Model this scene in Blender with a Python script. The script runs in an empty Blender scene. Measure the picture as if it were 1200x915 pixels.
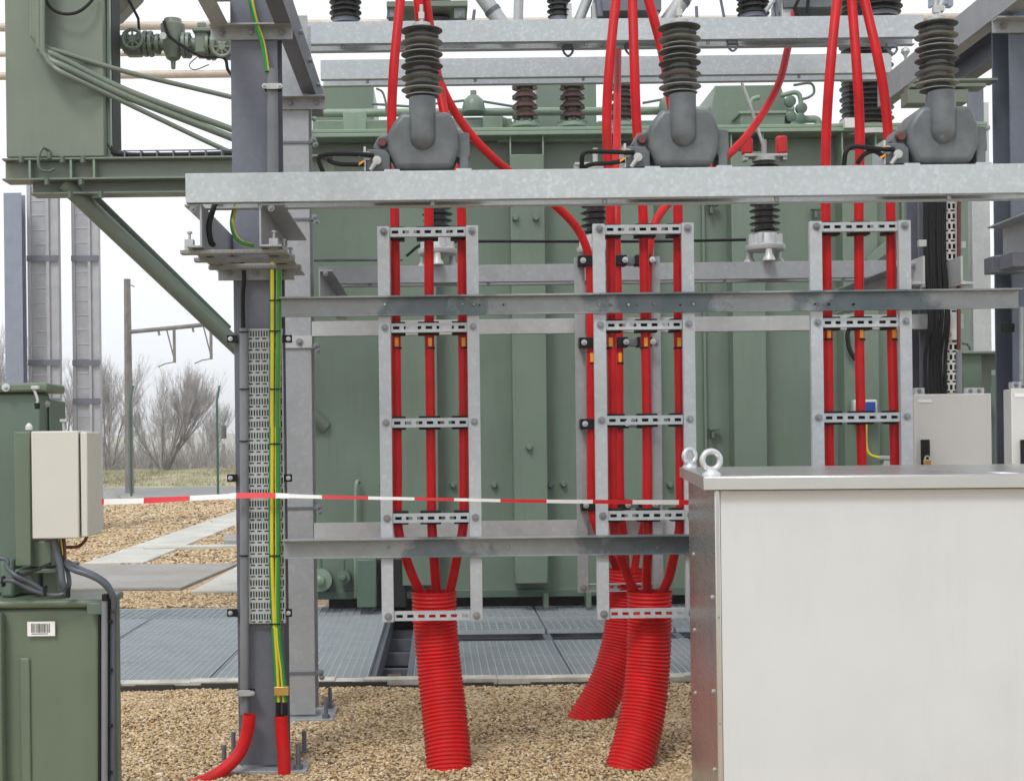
import bpy, math, random
import numpy as np
from mathutils import Vector, Matrix
random.seed(7); rng = np.random.default_rng(5)
scene = bpy.context.scene
col = scene.collection
PI = math.pi
# ------------------------------------------------------------------ camera model
F = 1650.0; CX = 515.0; CY = 520.0; TH = 0.012; H = 1.5
def P(px, py, D):
    dx = px-CX; up = CY-py
    return Vector(((dx*math.cos(TH)+up*math.sin(TH))*D/F, D, H+(-dx*math.sin(TH)+up*math.cos(TH))*D/F))
cam = bpy.data.cameras.new('camera'); camo = bpy.data.objects.new('camera', cam); col.objects.link(camo)
cam.sensor_width = 36; cam.lens = 36*F/1200; cam.shift_x = (600-CX)/1200; cam.shift_y = -(457.5-CY)/1200
cam.clip_start = 0.05; cam.clip_end = 3000
camo.matrix_world = Matrix(((math.cos(TH), math.sin(TH), 0, 0), (0, 0, -1, 0), (-math.sin(TH), math.cos(TH), 0, H), (0, 0, 0, 1)))
scene.camera = camo
# ------------------------------------------------------------------ materials
class NT:
    def __init__(s, name):
        s.m = bpy.data.materials.new(name); s.m.use_nodes = True; s.t = s.m.node_tree
        s.b = s.t.nodes['Principled BSDF']
    def n(s, typ, **kw):
        nd = s.t.nodes.new(typ)
        for k, v in kw.items():
            if isinstance(k, str) and hasattr(nd, k): setattr(nd, k, v)
        return nd
    def l(s, a, b): s.t.links.new(a, b)
    def coord(s, kind='Object'):
        return s.n('ShaderNodeTexCoord').outputs[kind]
    def noise(s, vec, scale, detail=4, rough=.6):
        nd = s.n('ShaderNodeTexNoise'); nd.inputs['Scale'].default_value = scale; nd.inputs['Detail'].default_value = detail
        nd.inputs['Roughness'].default_value = rough
        if vec: s.l(vec, nd.inputs['Vector'])
        return nd
    def ramp(s, fac, stops, interp='LINEAR'):
        r = s.n('ShaderNodeValToRGB'); e = r.color_ramp.elements; r.color_ramp.interpolation = interp
        while len(e) < len(stops): e.new(.5)
        for i, (p, c) in enumerate(stops):
            e[i].position = p; e[i].color = (c[0], c[1], c[2], 1) if len(c) == 3 else c
        s.l(fac, r.inputs['Fac']); return r.outputs['Color']
    def mix(s, fac, a, b, typ='MIX'):
        m = s.n('ShaderNodeMix'); m.data_type = 'RGBA'; m.blend_type = typ
        for sock, v in ((m.inputs[0], fac), (m.inputs[6], a), (m.inputs[7], b)):
            if isinstance(v, (int, float)): sock.default_value = v
            elif isinstance(v, (tuple, list)): sock.default_value = (*v[:3], 1)
            else: s.l(v, sock)
        return m.outputs[2]
    def math(s, op, a, b=None, clamp=False):
        m = s.n('ShaderNodeMath'); m.operation = op; m.use_clamp = clamp
        for i, v in enumerate((a, b)):
            if v is None: continue
            if isinstance(v, (int, float)): m.inputs[i].default_value = v
            else: s.l(v, m.inputs[i])
        return m.outputs[0]
    def bump(s, h, strength=.3, dist=.01):
        b = s.n('ShaderNodeBump'); b.inputs['Strength'].default_value = strength; b.inputs['Distance'].default_value = dist
        s.l(h, b.inputs['Height']); s.l(b.outputs[0], s.b.inputs['Normal'])
    def base(s, v):
        if isinstance(v, tuple): s.b.inputs['Base Color'].default_value = (*v, 1)
        else: s.l(v, s.b.inputs['Base Color'])
    def set(s, **k):
        for a, v in k.items():
            i = s.b.inputs[a.replace('_', ' ')]
            if isinstance(v, (int, float)): i.default_value = v
            else: s.l(v, i)
def paint(name, c, rough=.45, metal=0., var=.12, scale=3., dirt=.0, spec=.5, fine=0.):
    n = NT(name); co = n.coord()
    a = n.noise(co, scale, 5).outputs['Fac']
    c2 = tuple(x*(1-var*1.6) for x in c); c3 = tuple(min(1, x*(1+var)) for x in c)
    colr = n.ramp(a, [(.3, c2), (.7, c3)])
    if dirt:
        mp = n.n('ShaderNodeMapping'); mp.inputs['Scale'].default_value = (6, 6, .7); n.l(co, mp.inputs[0])
        d = n.noise(mp.outputs[0], 2.5, 6, .7).outputs['Fac']
        f = n.ramp(d, [(.5, (0, 0, 0)), (.75, (dirt, dirt, dirt))])
        colr = n.mix(f, colr, (.10, .095, .075))
    n.base(colr); rr = n.math('MULTIPLY_ADD', a, .18); 
    rr.node.inputs[2].default_value = rough-.09
    n.set(Roughness=rr, Metallic=metal); n.b.inputs['Specular IOR Level'].default_value = spec
    n.bump(n.noise(co, 90 if not fine else fine, 3).outputs['Fac'], .06, .002)
    return n.m
def galv(name, c, spangle=.35, metal=.35, rough=.45, patches=None, scale=38, grime=.25):
    n = NT(name); co = n.coord()
    nz0 = n.noise(co, 30, 3); mv = n.n('ShaderNodeVectorMath'); mv.operation = 'MULTIPLY_ADD'; n.l(nz0.outputs['Color'], mv.inputs[0]); mv.inputs[1].default_value = (.03, .03, .03); n.l(co, mv.inputs[2])
    v = n.n('ShaderNodeTexVoronoi'); v.feature = 'SMOOTH_F1'; v.inputs['Smoothness'].default_value = .35; v.inputs['Scale'].default_value = scale; n.l(mv.outputs[0], v.inputs['Vector'])
    w = n.noise(co, 75, 4).outputs['Fac']
    sp = n.ramp(v.outputs['Color'], [(.1, tuple(x*(1-spangle*.22) for x in c)), (.6, c), (.95, tuple(min(.95, x*(1+spangle*.55)) for x in c))])
    b = n.noise(co, 3.5, 6, .65).outputs['Fac']
    sp = n.mix(n.ramp(b, [(.42, (0, 0, 0)), (.72, (grime, grime, grime))]), sp, tuple(x*.45 for x in c))
    sp = n.mix(n.ramp(w, [(.57, (0, 0, 0)), (.72, (spangle*.9,)*3)]), sp, tuple(min(.95, x*1.6) for x in c))
    if patches:
        g = n.n('ShaderNodeNewGeometry'); sx = n.n('ShaderNodeSeparateXYZ'); n.l(g.outputs['Position'], sx.inputs[0])
        nz = n.noise(g.outputs['Position'], 7, 4, .6).outputs['Fac']; tot = None
        for (xc, hw) in patches:
            d = n.math('ABSOLUTE', n.math('SUBTRACT', sx.outputs[0], xc))
            d = n.math('ADD', d, n.math('MULTIPLY', n.math('SUBTRACT', nz, .5), .9))
            m = n.math('LESS_THAN', d, hw)
            m = n.math('MULTIPLY', n.math('SUBTRACT', hw, d), 9, clamp=True)
            tot = m if tot is None else n.math('MAXIMUM', tot, m)
        tot = n.math('MULTIPLY', tot, n.math('ADD', .35, n.math('MULTIPLY', nz, .95)), clamp=True)
        sp = n.mix(tot, sp, (.10, .135, .155))
    n.base(sp); n.set(Roughness=rough, Metallic=metal)
    n.bump(b, .05, .004)
    return n.m
M = {}
M['galv_light'] = galv('galvanised bright', (.46, .50, .525), .28, .22, .5, scale=60, grime=.12)
M['galv_rail'] = galv('galvanised rail', (.50, .53, .56), .2, .25, .5, scale=50, grime=.25)
M['galv'] = galv('galvanised', (.36, .38, .40), .2, .3, .5)
M['galv_pale'] = galv('galvanised pale', (.48, .50, .51), .15, .2, .55, grime=.3)
M['galv_dark'] = galv('galvanised weathered', (.155, .165, .20), .15, .3, .5, grime=.35)
M['galv_blue'] = galv('galvanised blue grey', (.25, .28, .35), .12, .3, .5, grime=.3)
M['galv_patch'] = galv('galvanised repaired', (.33, .35, .36), .15, .35, .42, patches=[(-.03, .26), (1.0, .34), (1.97, .34)])
M['galv_patch2'] = galv('galvanised repaired low', (.33, .35, .36), .15, .35, .42, patches=[(-.03, .2), (1.0, .36)])
M['tank'] = paint('green tank paint', (.145, .195, .15), .38, var=.08, scale=1.3, dirt=.3)
M['tank_light'] = paint('light green paint', (.21, .285, .215), .4, var=.08, scale=2, dirt=.25)
M['tank_dark'] = paint('dark green paint', (.09, .14, .105), .42, var=.1)
M['green_box'] = paint('olive green paint', (.165, .20, .155), .42, var=.06, scale=1.5, dirt=.2)
M['green_unit'] = paint('unit green paint', (.13, .17, .12), .35, var=.06, scale=2, dirt=.14)
M['green_unit_dark'] = paint('unit dark green paint', (.11, .16, .125), .35, var=.06, scale=2, dirt=.1)
M['cream'] = paint('cream enamel', (.55, .55, .50), .4, var=.03)
M['white'] = paint('white enamel', (.60, .60, .58), .4, var=.02, dirt=.04)
M['white_sheet'] = paint('white coated sheet', (.575, .59, .595), .5, var=.025, dirt=.05)
M['red'] = paint('red cable sheath', (.50, .005, .008), .45, var=.16, scale=6, spec=.25, dirt=.12)
M['red_duct'] = paint('red corrugated plastic', (.56, .006, .008), .5, var=.12, scale=8, spec=.25, dirt=.12)
M['red_paint'] = paint('red enamel', (.55, .01, .01), .4)
M['yellow'] = paint('yellow sheath', (.68, .56, .03), .4, var=.05)
M['orange'] = paint('orange tag', (.85, .33, .01), .4, var=.03)
M['green_sheath'] = paint('green sheath', (.02, .23, .045), .4, var=.05)
M['black'] = paint('black rubber', (.010, .010, .011), .6, var=.1, spec=.25)
M['black_blue'] = paint('grey blue hose', (.07, .08, .10), .35, var=.1)
M['ct_grey'] = paint('cast grey paint', (.115, .13, .14), .38, var=.22, scale=9, dirt=.25)
M['shed'] = paint('grey silicone', (.10, .11, .11), .5, var=.2)  # grey deepened to hold the shade under the sheds
M['shed_black'] = paint('dark porcelain', (.022, .020, .02), .3, var=.15)
M['shed_brown'] = paint('brown porcelain', (.07, .035, .028), .25, var=.3)
M['cast'] = paint('light cast metal', (.5, .51, .5), .45, .3)
M['zinc'] = paint('zinc plated', (.6, .62, .64), .35, .55)
M['bolt'] = paint('steel bolt', (.30, .31, .33), .4, .6)
M['brown'] = paint('brown plug', (.12, .035, .03), .5)
M['brass'] = paint('brass', (.62, .40, .12), .35, .6)
M['conduit'] = paint('grey pvc conduit', (.19, .20, .22), .45)
M['beige'] = paint('beige pipe', (.52, .45, .38), .5)
M['kerb'] = paint('weathered concrete', (.50, .48, .42), .85, var=.2, scale=6, dirt=.3)
M['paver'] = paint('pale paving', (.52, .51, .47), .85, var=.15, scale=1.2, dirt=.2)
M['slab'] = paint('grey concrete slab', (.30, .29, .27), .85, var=.15, scale=1.0, dirt=.3)
M['asphalt'] = paint('grey road', (.22, .22, .22), .9, var=.15)
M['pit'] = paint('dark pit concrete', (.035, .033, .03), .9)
M['grate'] = galv('grating steel', (.42, .465, .49), .1, .2, .45)
M['wood'] = paint('rough brown board', (.10, .06, .035), .8, var=.3)
M['tape_w'] = paint('white tape', (.85, .84, .83), .4, var=.02)
M['tape_r'] = paint('red tape', (.68, .02, .03), .35, var=.04)
M['bark'] = paint('grey bark', (.22, .19, .175), .9, var=.25)
M['twig'] = paint('bare twigs', (.38, .355, .35), .9, var=.25)
M['pole'] = paint('concrete pole', (.20, .185, .17), .85, var=.2)
M['blue'] = paint('blue enamel', (.03, .08, .35), .3)
M['paper'] = paint('label paper', (.8, .8, .8), .6, var=.02)
M['ink'] = paint('ink', (.03, .03, .03), .6)
M['conservator'] = paint('conservator paint', (.27, .275, .24), .5, var=.1)
M['galv_far'] = galv('galvanised far', (.40, .41, .44), .1, .2, .6, scale=6)
M['shed_lit_rim'] = paint('lit silicone edge', (.33, .34, .33), .6, var=.15)  # pale tone paints in the light on the shed rims
M['galv_old'] = galv('galvanised dull', (.27, .275, .26), .15, .2, .6, grime=.5)
M['flat_black'] = paint('flat black paint', (.012, .014, .012), .7)  # black for the painted recess shade and the cabinet side
M['fence'] = paint('dark green fence post', (.02, .09, .06), .5)
def stainless(name, base, rough):
    n = NT(name); co = n.coord(); mp = n.n('ShaderNodeMapping'); mp.inputs['Scale'].default_value = (1, 1, 60); n.l(co, mp.inputs[0])
    a = n.noise(mp.outputs[0], 3, 4).outputs['Fac']; b = n.noise(co, 2.2, 5).outputs['Fac']
    n.base(n.ramp(b, [(.3, tuple(x*.86 for x in base)), (.7, base)])); n.set(Metallic=1.)
    rr = n.math('MULTIPLY_ADD', a, .08); rr.node.inputs[2].default_value = rough; n.set(Roughness=rr)
    n.bump(b, .04, .02); return n.m
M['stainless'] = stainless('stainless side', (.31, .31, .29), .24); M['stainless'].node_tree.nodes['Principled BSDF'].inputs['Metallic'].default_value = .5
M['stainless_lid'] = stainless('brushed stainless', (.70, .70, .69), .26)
def gravel_mat(name, stones):
    n = NT(name)
    stops = [(0, (.06, .04, .025)), (.08, (.24, .14, .065)), (.25, (.44, .31, .16)), (.5, (.56, .42, .23)), (.7, (.64, .50, .31)), (.8, (.74, .64, .47)), (.85, (.30, .18, .08)), (.91, (.14, .115, .09)), (.96, (.78, .71, .58)), (1, (.46, .30, .14))]
    if stones:
        g = n.n('ShaderNodeNewGeometry'); r = g.outputs['Random Per Island']
        c = n.ramp(r, stops); nz = n.noise(n.coord(), 120, 3).outputs['Fac']
        n.base(n.mix(n.ramp(nz, [(.45, (0, 0, 0)), (.75, (.5, .5, .5))]), c, (.30, .2, .1)))
    else:
        g = n.n('ShaderNodeNewGeometry')
        v = n.n('ShaderNodeTexVoronoi'); v.inputs['Scale'].default_value = 42; n.l(g.outputs['Position'], v.inputs['Vector'])
        c = n.ramp(v.outputs['Color'], stops)
        big = n.noise(g.outputs['Position'], .9, 5).outputs['Fac']
        c = n.mix(n.ramp(big, [(.4, (0, 0, 0)), (.7, (.35, .35, .35))]), c, (.40, .30, .2))
        n.base(n.mix(n.ramp(v.outputs['Distance'], [(.3, (0, 0, 0)), (.75, (.5, .5, .5))]), c, (.14, .10, .065)))
        n.bump(n.math('SUBTRACT', 1, v.outputs['Distance']), .8, .012)
    n.set(Roughness=.8); return n.m
M['gravel'] = gravel_mat('gravel bed', False); M['stone'] = gravel_mat('loose stones', True)
def ground_mat(name, stops, scale):
    n = NT(name); g = n.n('ShaderNodeNewGeometry'); a = n.noise(g.outputs['Position'], scale, 8, .7).outputs['Fac']
    n.base(n.ramp(a, stops)); n.set(Roughness=.95); n.bump(a, .5, .1); return n.m
M['earth'] = ground_mat('field earth', [(.3, (.13, .12, .07)), (.5, (.22, .19, .12)), (.7, (.30, .26, .17))], .5)
M['grass'] = ground_mat('winter grass', [(.3, (.17, .17, .09)), (.5, (.31, .29, .17)), (.7, (.46, .41, .28))], .8)
# ------------------------------------------------------------------ mesh builder
class MB:
    def __init__(s): s.v = []; s.f = []; s.mi = []
    def _add(s, vs, fs, mi=0):
        o = len(s.v); s.v.extend(Vector(v) for v in vs)
        for k, f in enumerate(fs):
            s.f.append([o+i for i in f]); s.mi.append(mi if isinstance(mi, int) else mi[k])
        return s
    def box(s, x0, x1, y0, y1, z0, z1, mi=0, rot=0, piv=None):
        vs = [(x, y, z) for z in (z0, z1) for y in (y0, y1) for x in (x0, x1)]
        if rot:
            c, q = math.cos(rot), math.sin(rot); a, b = piv
            vs = [(a+(x-a)*c-(y-b)*q, b+(x-a)*q+(y-b)*c, z) for x, y, z in vs]
        return s._add(vs, [(0, 2, 3, 1), (4, 5, 7, 6), (0, 1, 5, 4), (2, 6, 7, 3), (0, 4, 6, 2), (1, 3, 7, 5)], mi)
    def pb(s, x0, y0, x1, y1, D, dep, mi=0):     # front face measured in photo pixels, real depth dep behind it
        c = P((x0+x1)/2, (y0+y1)/2, D); w = abs(x1-x0)*D/F/2; h = abs(y1-y0)*D/F/2
        return s.box(c.x-w, c.x+w, D, D+dep, c.z-h, c.z+h, mi)
    def frame(s, t, up=Vector((0, 0, 1))):
        a = t.cross(up)
        if a.length < 1e-3: a = t.cross(Vector((0, 1, 0)))
        a.normalize(); b = a.cross(t).normalized(); return a, b
    def tube(s, pts, r, seg=12, caps=True, matfn=None):
        pts = [Vector(p) for p in pts]; n = len(pts)
        rr = r if isinstance(r, (list, tuple)) else [r]*n
        t0 = (pts[1]-pts[0]).normalized(); a, b = s.frame(t0); rings = []; o = len(s.v)
        for i, p in enumerate(pts):
            t = (pts[min(i+1, n-1)]-pts[max(i-1, 0)]).normalized()
            a = (a-t*a.dot(t)).normalized(); b = t.cross(a)
            for k in range(seg):
                an = 2*PI*k/seg; s.v.append(p+a*math.cos(an)*rr[i]+b*math.sin(an)*rr[i])
        for i in range(n-1):
            for k in range(seg):
                k2 = (k+1) % seg
                s.f.append([o+i*seg+k, o+i*seg+k2, o+(i+1)*seg+k2, o+(i+1)*seg+k]); s.mi.append(matfn(i, k) if matfn else 0)
        if caps:
            s.f.append([o+k for k in range(seg)][::-1]); s.mi.append(0)
            s.f.append([o+(n-1)*seg+k for k in range(seg)]); s.mi.append(0)
        return s
    def lathe(s, c, prof, seg=32, axis='Z', mi=0):   # prof: (radius, offset along axis)
        pts = []
        c = Vector(c); o = len(s.v)
        for r, h in prof:
            for k in range(seg):
                an = 2*PI*k/seg; x, y = r*math.cos(an), r*math.sin(an)
                v = {'Z': (x, y, h), 'Y': (x, h, -y), 'X': (h, x, y)}[axis]; s.v.append(c+Vector(v))
        for i in range(len(prof)-1):
            for k in range(seg):
                k2 = (k+1) % seg
                s.f.append([o+i*seg+k, o+i*seg+k2, o+(i+1)*seg+k2, o+(i+1)*seg+k]); s.mi.append(mi)
        s.f.append([o+k for k in range(seg)][::-1]); s.mi.append(mi)
        s.f.append([o+(len(prof)-1)*seg+k for k in range(seg)]); s.mi.append(mi)
        return s
    def cyl(s, c, r, h, seg=20, axis='Z', mi=0): return s.lathe(c, [(r, 0), (r, h)], seg, axis, mi)
    def prism(s, prof, y0, y1, mi=0, axis='Y'):      # prof list of (x,z); extruded along y  (axis X: prof (y,z))
        n = len(prof)
        vs = [((x, y0, z) if axis == 'Y' else (y0, x, z)) for x, z in prof]+[((x, y1, z) if axis == 'Y' else (y1, x, z)) for x, z in prof]
        fs = [list(range(n)), list(range(n, 2*n))[::-1]]+[[i, (i+1) % n+0, n+(i+1) % n, n+i][::-1] for i in range(n)]
        return s._add(vs, fs, mi)
    def build(s, name, mat, parent=None, bevel=0., smooth=35, seg=2):
        O = WORLD.get(parent.name) if parent else None
        if parent and parent.parent: O = WORLD[parent.parent.name]
        if O is None:
            xs = [v.x for v in s.v]; ys = [v.y for v in s.v]; zs = [v.z for v in s.v]
            O = Vector(((min(xs)+max(xs))/2, (min(ys)+max(ys))/2, min(zs)))
        me = bpy.data.meshes.new(name); me.from_pydata([tuple(v-O) for v in s.v], [], s.f)
        mats = mat if isinstance(mat, (list, tuple)) else [mat]
        for m in mats: me.materials.append(M[m])
        if any(s.mi): me.polygons.foreach_set('material_index', s.mi)
        bm_fix(me)
        if smooth:
            me.polygons.foreach_set('use_smooth', [True]*len(me.polygons)); me.set_sharp_from_angle(angle=math.radians(smooth))
        ob = bpy.data.objects.new(name, me); col.objects.link(ob)
        if parent: ob.parent = parent; ob.location = (0, 0, 0)
        else: ob.location = O
        WORLD[ob.name] = O
        if bevel:
            b = ob.modifiers.new('bevel', 'BEVEL'); b.width = bevel; b.segments = seg; b.limit_method = 'ANGLE'; b.angle_limit = math.radians(40); b.harden_normals = False
        return ob
import bmesh
def bm_fix(me):
    bm = bmesh.new(); bm.from_mesh(me); bmesh.ops.recalc_face_normals(bm, faces=bm.faces); bm.to_mesh(me); bm.free()
WORLD = {}
def tag(o, label, cat, group=None, kind=None):
    o['label'] = label; o['category'] = cat
    if group: o['group'] = group
    if kind: o['kind'] = kind
    return o
def thing(name, label, cat, loc, group=None):
    o = bpy.data.objects.new(name, None); col.objects.link(o); o.location = loc; o.empty_display_size = .1
    WORLD[o.name] = Vector(loc); return tag(o, label, cat, group)
def copy_tree(o, loc, label):
    r = o.copy(); col.objects.link(r); r.location = loc; r['label'] = label
    def rec(a, b):
        for ch in [x for x in a.children]:
            c = ch.copy(); col.objects.link(c); c.parent = b; rec(ch, c)
    rec(o, r); WORLD[r.name] = Vector(loc); return r
def spline(pts, n=10):
    pts = [Vector(p) for p in pts]; out = []
    q = [pts[0]*2-pts[1]]+pts+[pts[-1]*2-pts[-2]]
    for i in range(1, len(q)-2):
        p0, p1, p2, p3 = q[i-1:i+3]
        for k in range(n):
            t = k/n
            out.append(.5*((2*p1)+(p2-p0)*t+(2*p0-5*p1+4*p2-p3)*t*t+(3*p1-p0-3*p2+p3)*t**3))
    out.append(pts[-1]); return out
def pts_px(l, D=None): return [P(a[0], a[1], a[2] if len(a) > 2 else D) for a in l]
def bolt(parent, x, y, z, r=.010, mat='bolt', washer=True, name='bolt'):
    m = MB()
    if washer: m.cyl((x, y, z), r*1.75, -.003, 16, 'Y')
    m.lathe((x, y-.003, z), [(r, 0), (r, -.009), (r*.8, -.011)], 6, 'Y')
    m.cyl((x, y-.013, z), r*.5, -.006, 10, 'Y')
    return m.build(name, mat, parent, smooth=30)
def structure(o): o['kind'] = 'structure'; return o
# ------------------------------------------------------------------ SETTING
def sheet_hole(name, X0, X1, Y0, Y1, hx0, hx1, hy0, hy1, z, mat):
    m = MB()
    for a, b, c, d in ((X0, X1, Y0, hy0), (X0, X1, hy1, Y1), (X0, hx0, hy0, hy1), (hx1, X1, hy0, hy1)):
        m._add([(a, c, z), (b, c, z), (b, d, z), (a, d, z)], [(0, 1, 2, 3)])
    return structure(m.build(name, mat))
PX0, PX1, PY0, PY1 = -5.6, 6.4, 8.82, 13.0
sheet_hole('ground', -400, 400, -50, 700, PX0, PX1, PY0, PY1, 0, 'earth')
sheet_hole('gravel_yard', -14, 16, -4, 41, PX0, PX1, PY0, PY1, .004, 'gravel')
m = MB(); m.box(PX0-.05, PX0, PY0, PY1, -.9, -.002); m.box(PX1, PX1+.05, PY0, PY1, -.9, -.002); m.box(PX0-.05, PX1+.05, PY0-.05, PY0, -.9, -.002); m.box(PX0-.05, PX1+.05, PY1, PY1+.05, -.9, -.002)
m.box(PX0-.05, PX1+.05, PY0-.05, PY1+.05, -.95, -.9); structure(m.build('oil_pit', 'pit'))
# kerb round the pit, its front edge broken and uneven
m = MB(); x = PX0
while x < PX1:
    w = random.uniform(.12, .5); x2 = min(x+w, PX1)
    m.box(x, x2, PY0-.13+random.uniform(-.02, .03), PY0-.002, .0055, .05+random.uniform(-.006, .006)); x = x2
structure(m.build('kerb', 'kerb', bevel=.006))
# dark bitumen joint showing under the left part of the kerb
m = MB(); x = -3.0
while x < PX1:
    w = random.uniform(.06, .25)
    hh_ = (.045 if x < -.45 else .028)+random.uniform(-.012, .003)
    m.box(x, x+w-.001, PY0-.175+random.uniform(-.01, .015), PY0-.1521, .006, hh_); x += w
structure(m.build('kerb_joint', 'pit'))
def sheet(name, pts, z, th, mat):
    m = MB(); n = len(pts)
    m._add([(x, y, z) for x, y in pts]+[(x, y, z+th) for x, y in pts], [list(range(n))[::-1], list(range(n, 2*n))]+[[i, (i+1) % n, n+(i+1) % n, n+i] for i in range(n)])
    return structure(m.build(name, mat, bevel=.006))
def G(px, py):      # point of the ground plane
    up = -(px-CX)*-math.sin(TH); d = P(px, py, 1.0); D = H/(H-d.z); q = P(px, py, D); return (q.x, q.y)
a, b, c, d = G(40, 692), G(238, 693), G(285, 663), G(70, 665)
sheet('path_slab', [G(20, 693), G(212, 692), G(279, 663), G(60, 665)], .006, .03, 'slab')
sheet('path_slab', [G(224, 697), G(420, 694), G(400, 650), G(283, 664)], .010, .03, 'paver')
sheet('path', [G(98, 663), G(168, 662), G(330, 594), G(300, 592)], .008, .03, 'paver')
sheet('path_edging', [G(168, 646.5), G(330, 642), G(330, 640), G(170, 644)], .007, .05, 'paver')
sheet('path_edging', [G(262, 642), G(330, 642), G(330, 633), G(262, 634)], .012, .10, 'slab')
sheet('road', [(-60, 43), (60, 43), (60, 52), (-60, 52)], .006, .01, 'asphalt')
sheet('path_edging', [(-40, 40.2), (40, 40.2), (40, 41), (-40, 41)], .006, .08, 'slab')
m = MB(); N = 60
for i in range(N):
    for j in range(8):
        pass
vs = []; fs = []
for j in range(9):
    for i in range(81):
        x = -60+i*1.5; y = 52+j*3.5
        z = .01+(.5*math.sin(min(1, j/3)*PI/2) if j else 0)*(1 if j < 7 else .6)+random.uniform(-.06, .06)*(j > 0)
        vs.append((x, y, z))
for j in range(8):
    for i in range(80):
        q = j*81+i; fs.append((q, q+1, q+82, q+81))
m = MB(); m._add(vs, fs); structure(m.build('grass_bank', 'grass', smooth=180))
# grass tufts on the bank
n = 16000; tx = rng.uniform(-22, 3, n); ty = rng.uniform(52.5, 64, n); th_ = rng.uniform(.06, .2, n); V = np.zeros((n*3, 3)); an = rng.uniform(0, PI, n)
tz = np.clip((ty-52)/10.5, 0, 1); tz = .45*np.sin(tz*PI/2)
for k, (sgn, hh) in enumerate(((-1, 0), (1, 0), (0, 1))):
    V[k::3, 0] = tx+np.cos(an)*.04*sgn+hh*rng.uniform(-.1, .1, n); V[k::3, 1] = ty+np.sin(an)*.04*sgn; V[k::3, 2] = tz-.03+hh*th_
me = bpy.data.meshes.new('grass'); me.from_pydata(V.tolist(), [], [(3*i, 3*i+1, 3*i+2) for i in range(n)]); me.materials.append(M['grass'])
o = bpy.data.objects.new('grass', me); col.objects.link(o); tag(o, 'dry winter grass on the low bank behind the fence posts', 'grass', kind='stuff')
# ---- loose stones
DUCTS = [(P(527, 905, 6.45).x, 6.44), (P(737, 905, 6.45).x, 6.44), (P(688, 845, 7.6).x, 7.63), (-.93, 6.72), (-.73, 6.74)]
def stones(name, boxes, label):
    t = (1+5**.5)/2
    ico = np.array([(-1, t, 0), (1, t, 0), (-1, -t, 0), (1, -t, 0), (0, -1, t), (0, 1, t), (0, -1, -t), (0, 1, -t), (t, 0, -1), (t, 0, 1), (-t, 0, -1), (-t, 0, 1)])/1.9
    fc = np.array([(0, 11, 5), (0, 5, 1), (0, 1, 7), (0, 7, 10), (0, 10, 11), (1, 5, 9), (5, 11, 4), (11, 10, 2), (10, 7, 6), (7, 1, 8), (3, 9, 4), (3, 4, 2), (3, 2, 6), (3, 6, 8), (3, 8, 9), (4, 9, 5), (2, 4, 11), (6, 2, 10), (8, 6, 7), (9, 8, 1)])
    vs = []; 
    for (x0, x1, y0, y1, dens, s0, s1) in boxes:
        n = int((x1-x0)*(y1-y0)*dens); x = rng.uniform(x0, x1, n); y = rng.uniform(y0, y1, n)
        s = rng.uniform(s0, s1, n)*.5; s = np.where(rng.random(n) < .06, s*1.5, s)
        z = .006+.009*np.sin(x*3.1+1)*np.sin(y*4.3)+.004*np.sin(x*11)*np.sin(y*9)+rng.uniform(0, .008, n)
        for (dx_, dy_) in DUCTS: z = z+.005*np.exp(-((x-dx_)**2+(y-dy_)**2)/.022)
        sc = np.stack([s*rng.uniform(.8, 1.5, n), s*rng.uniform(.7, 1.2, n), s*rng.uniform(.45, .85, n)], 1)
        v = ico[None]*(1+rng.uniform(-.2, .2, (n, 12, 1)))*sc[:, None]
        a = rng.uniform(0, 2*PI, n); ti = rng.uniform(-.6, .6, n)
        c1, s1_ = np.cos(ti)[:, None], np.sin(ti)[:, None]; yy = v[..., 1]*c1-v[..., 2]*s1_; zz = v[..., 1]*s1_+v[..., 2]*c1
        c2, s2 = np.cos(a)[:, None], np.sin(a)[:, None]; xx = v[..., 0]*c2-yy*s2; yy = v[..., 0]*s2+yy*c2
        vs.append(np.stack([xx+x[:, None], yy+y[:, None], zz+z[:, None]], 2).reshape(-1, 3))
    V = np.concatenate(vs); n = len(V)//12
    Fc = (fc[None]+(np.arange(n)*12)[:, None, None]).reshape(-1)
    me = bpy.data.meshes.new(name); me.vertices.add(len(V)); me.vertices.foreach_set('co', V.ravel()); me.loops.add(len(Fc)); me.loops.foreach_set('vertex_index', Fc)
    me.polygons.add(len(Fc)//3); me.polygons.foreach_set('loop_start', np.arange(0, len(Fc), 3)); me.polygons.foreach_set('use_smooth', np.ones(len(Fc)//3, bool)); me.update(); me.validate()
    me.materials.append(M['stone']); o = bpy.data.objects.new(name, me); col.objects.link(o); tag(o, label, 'gravel', kind='stuff')
stones('gravel', [(-2.3, 1.9, 5.75, 8.66, 6800, .0105, .020), (-6, -1.4, 13.1, 14.5, 1700, .02, .034), (-10, -2, 17.4, 27, 330, .025, .05), (-13, -3, 27, 40, 150, .04, .08)], 'loose tan and brown pebbles covering the yard')
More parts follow.
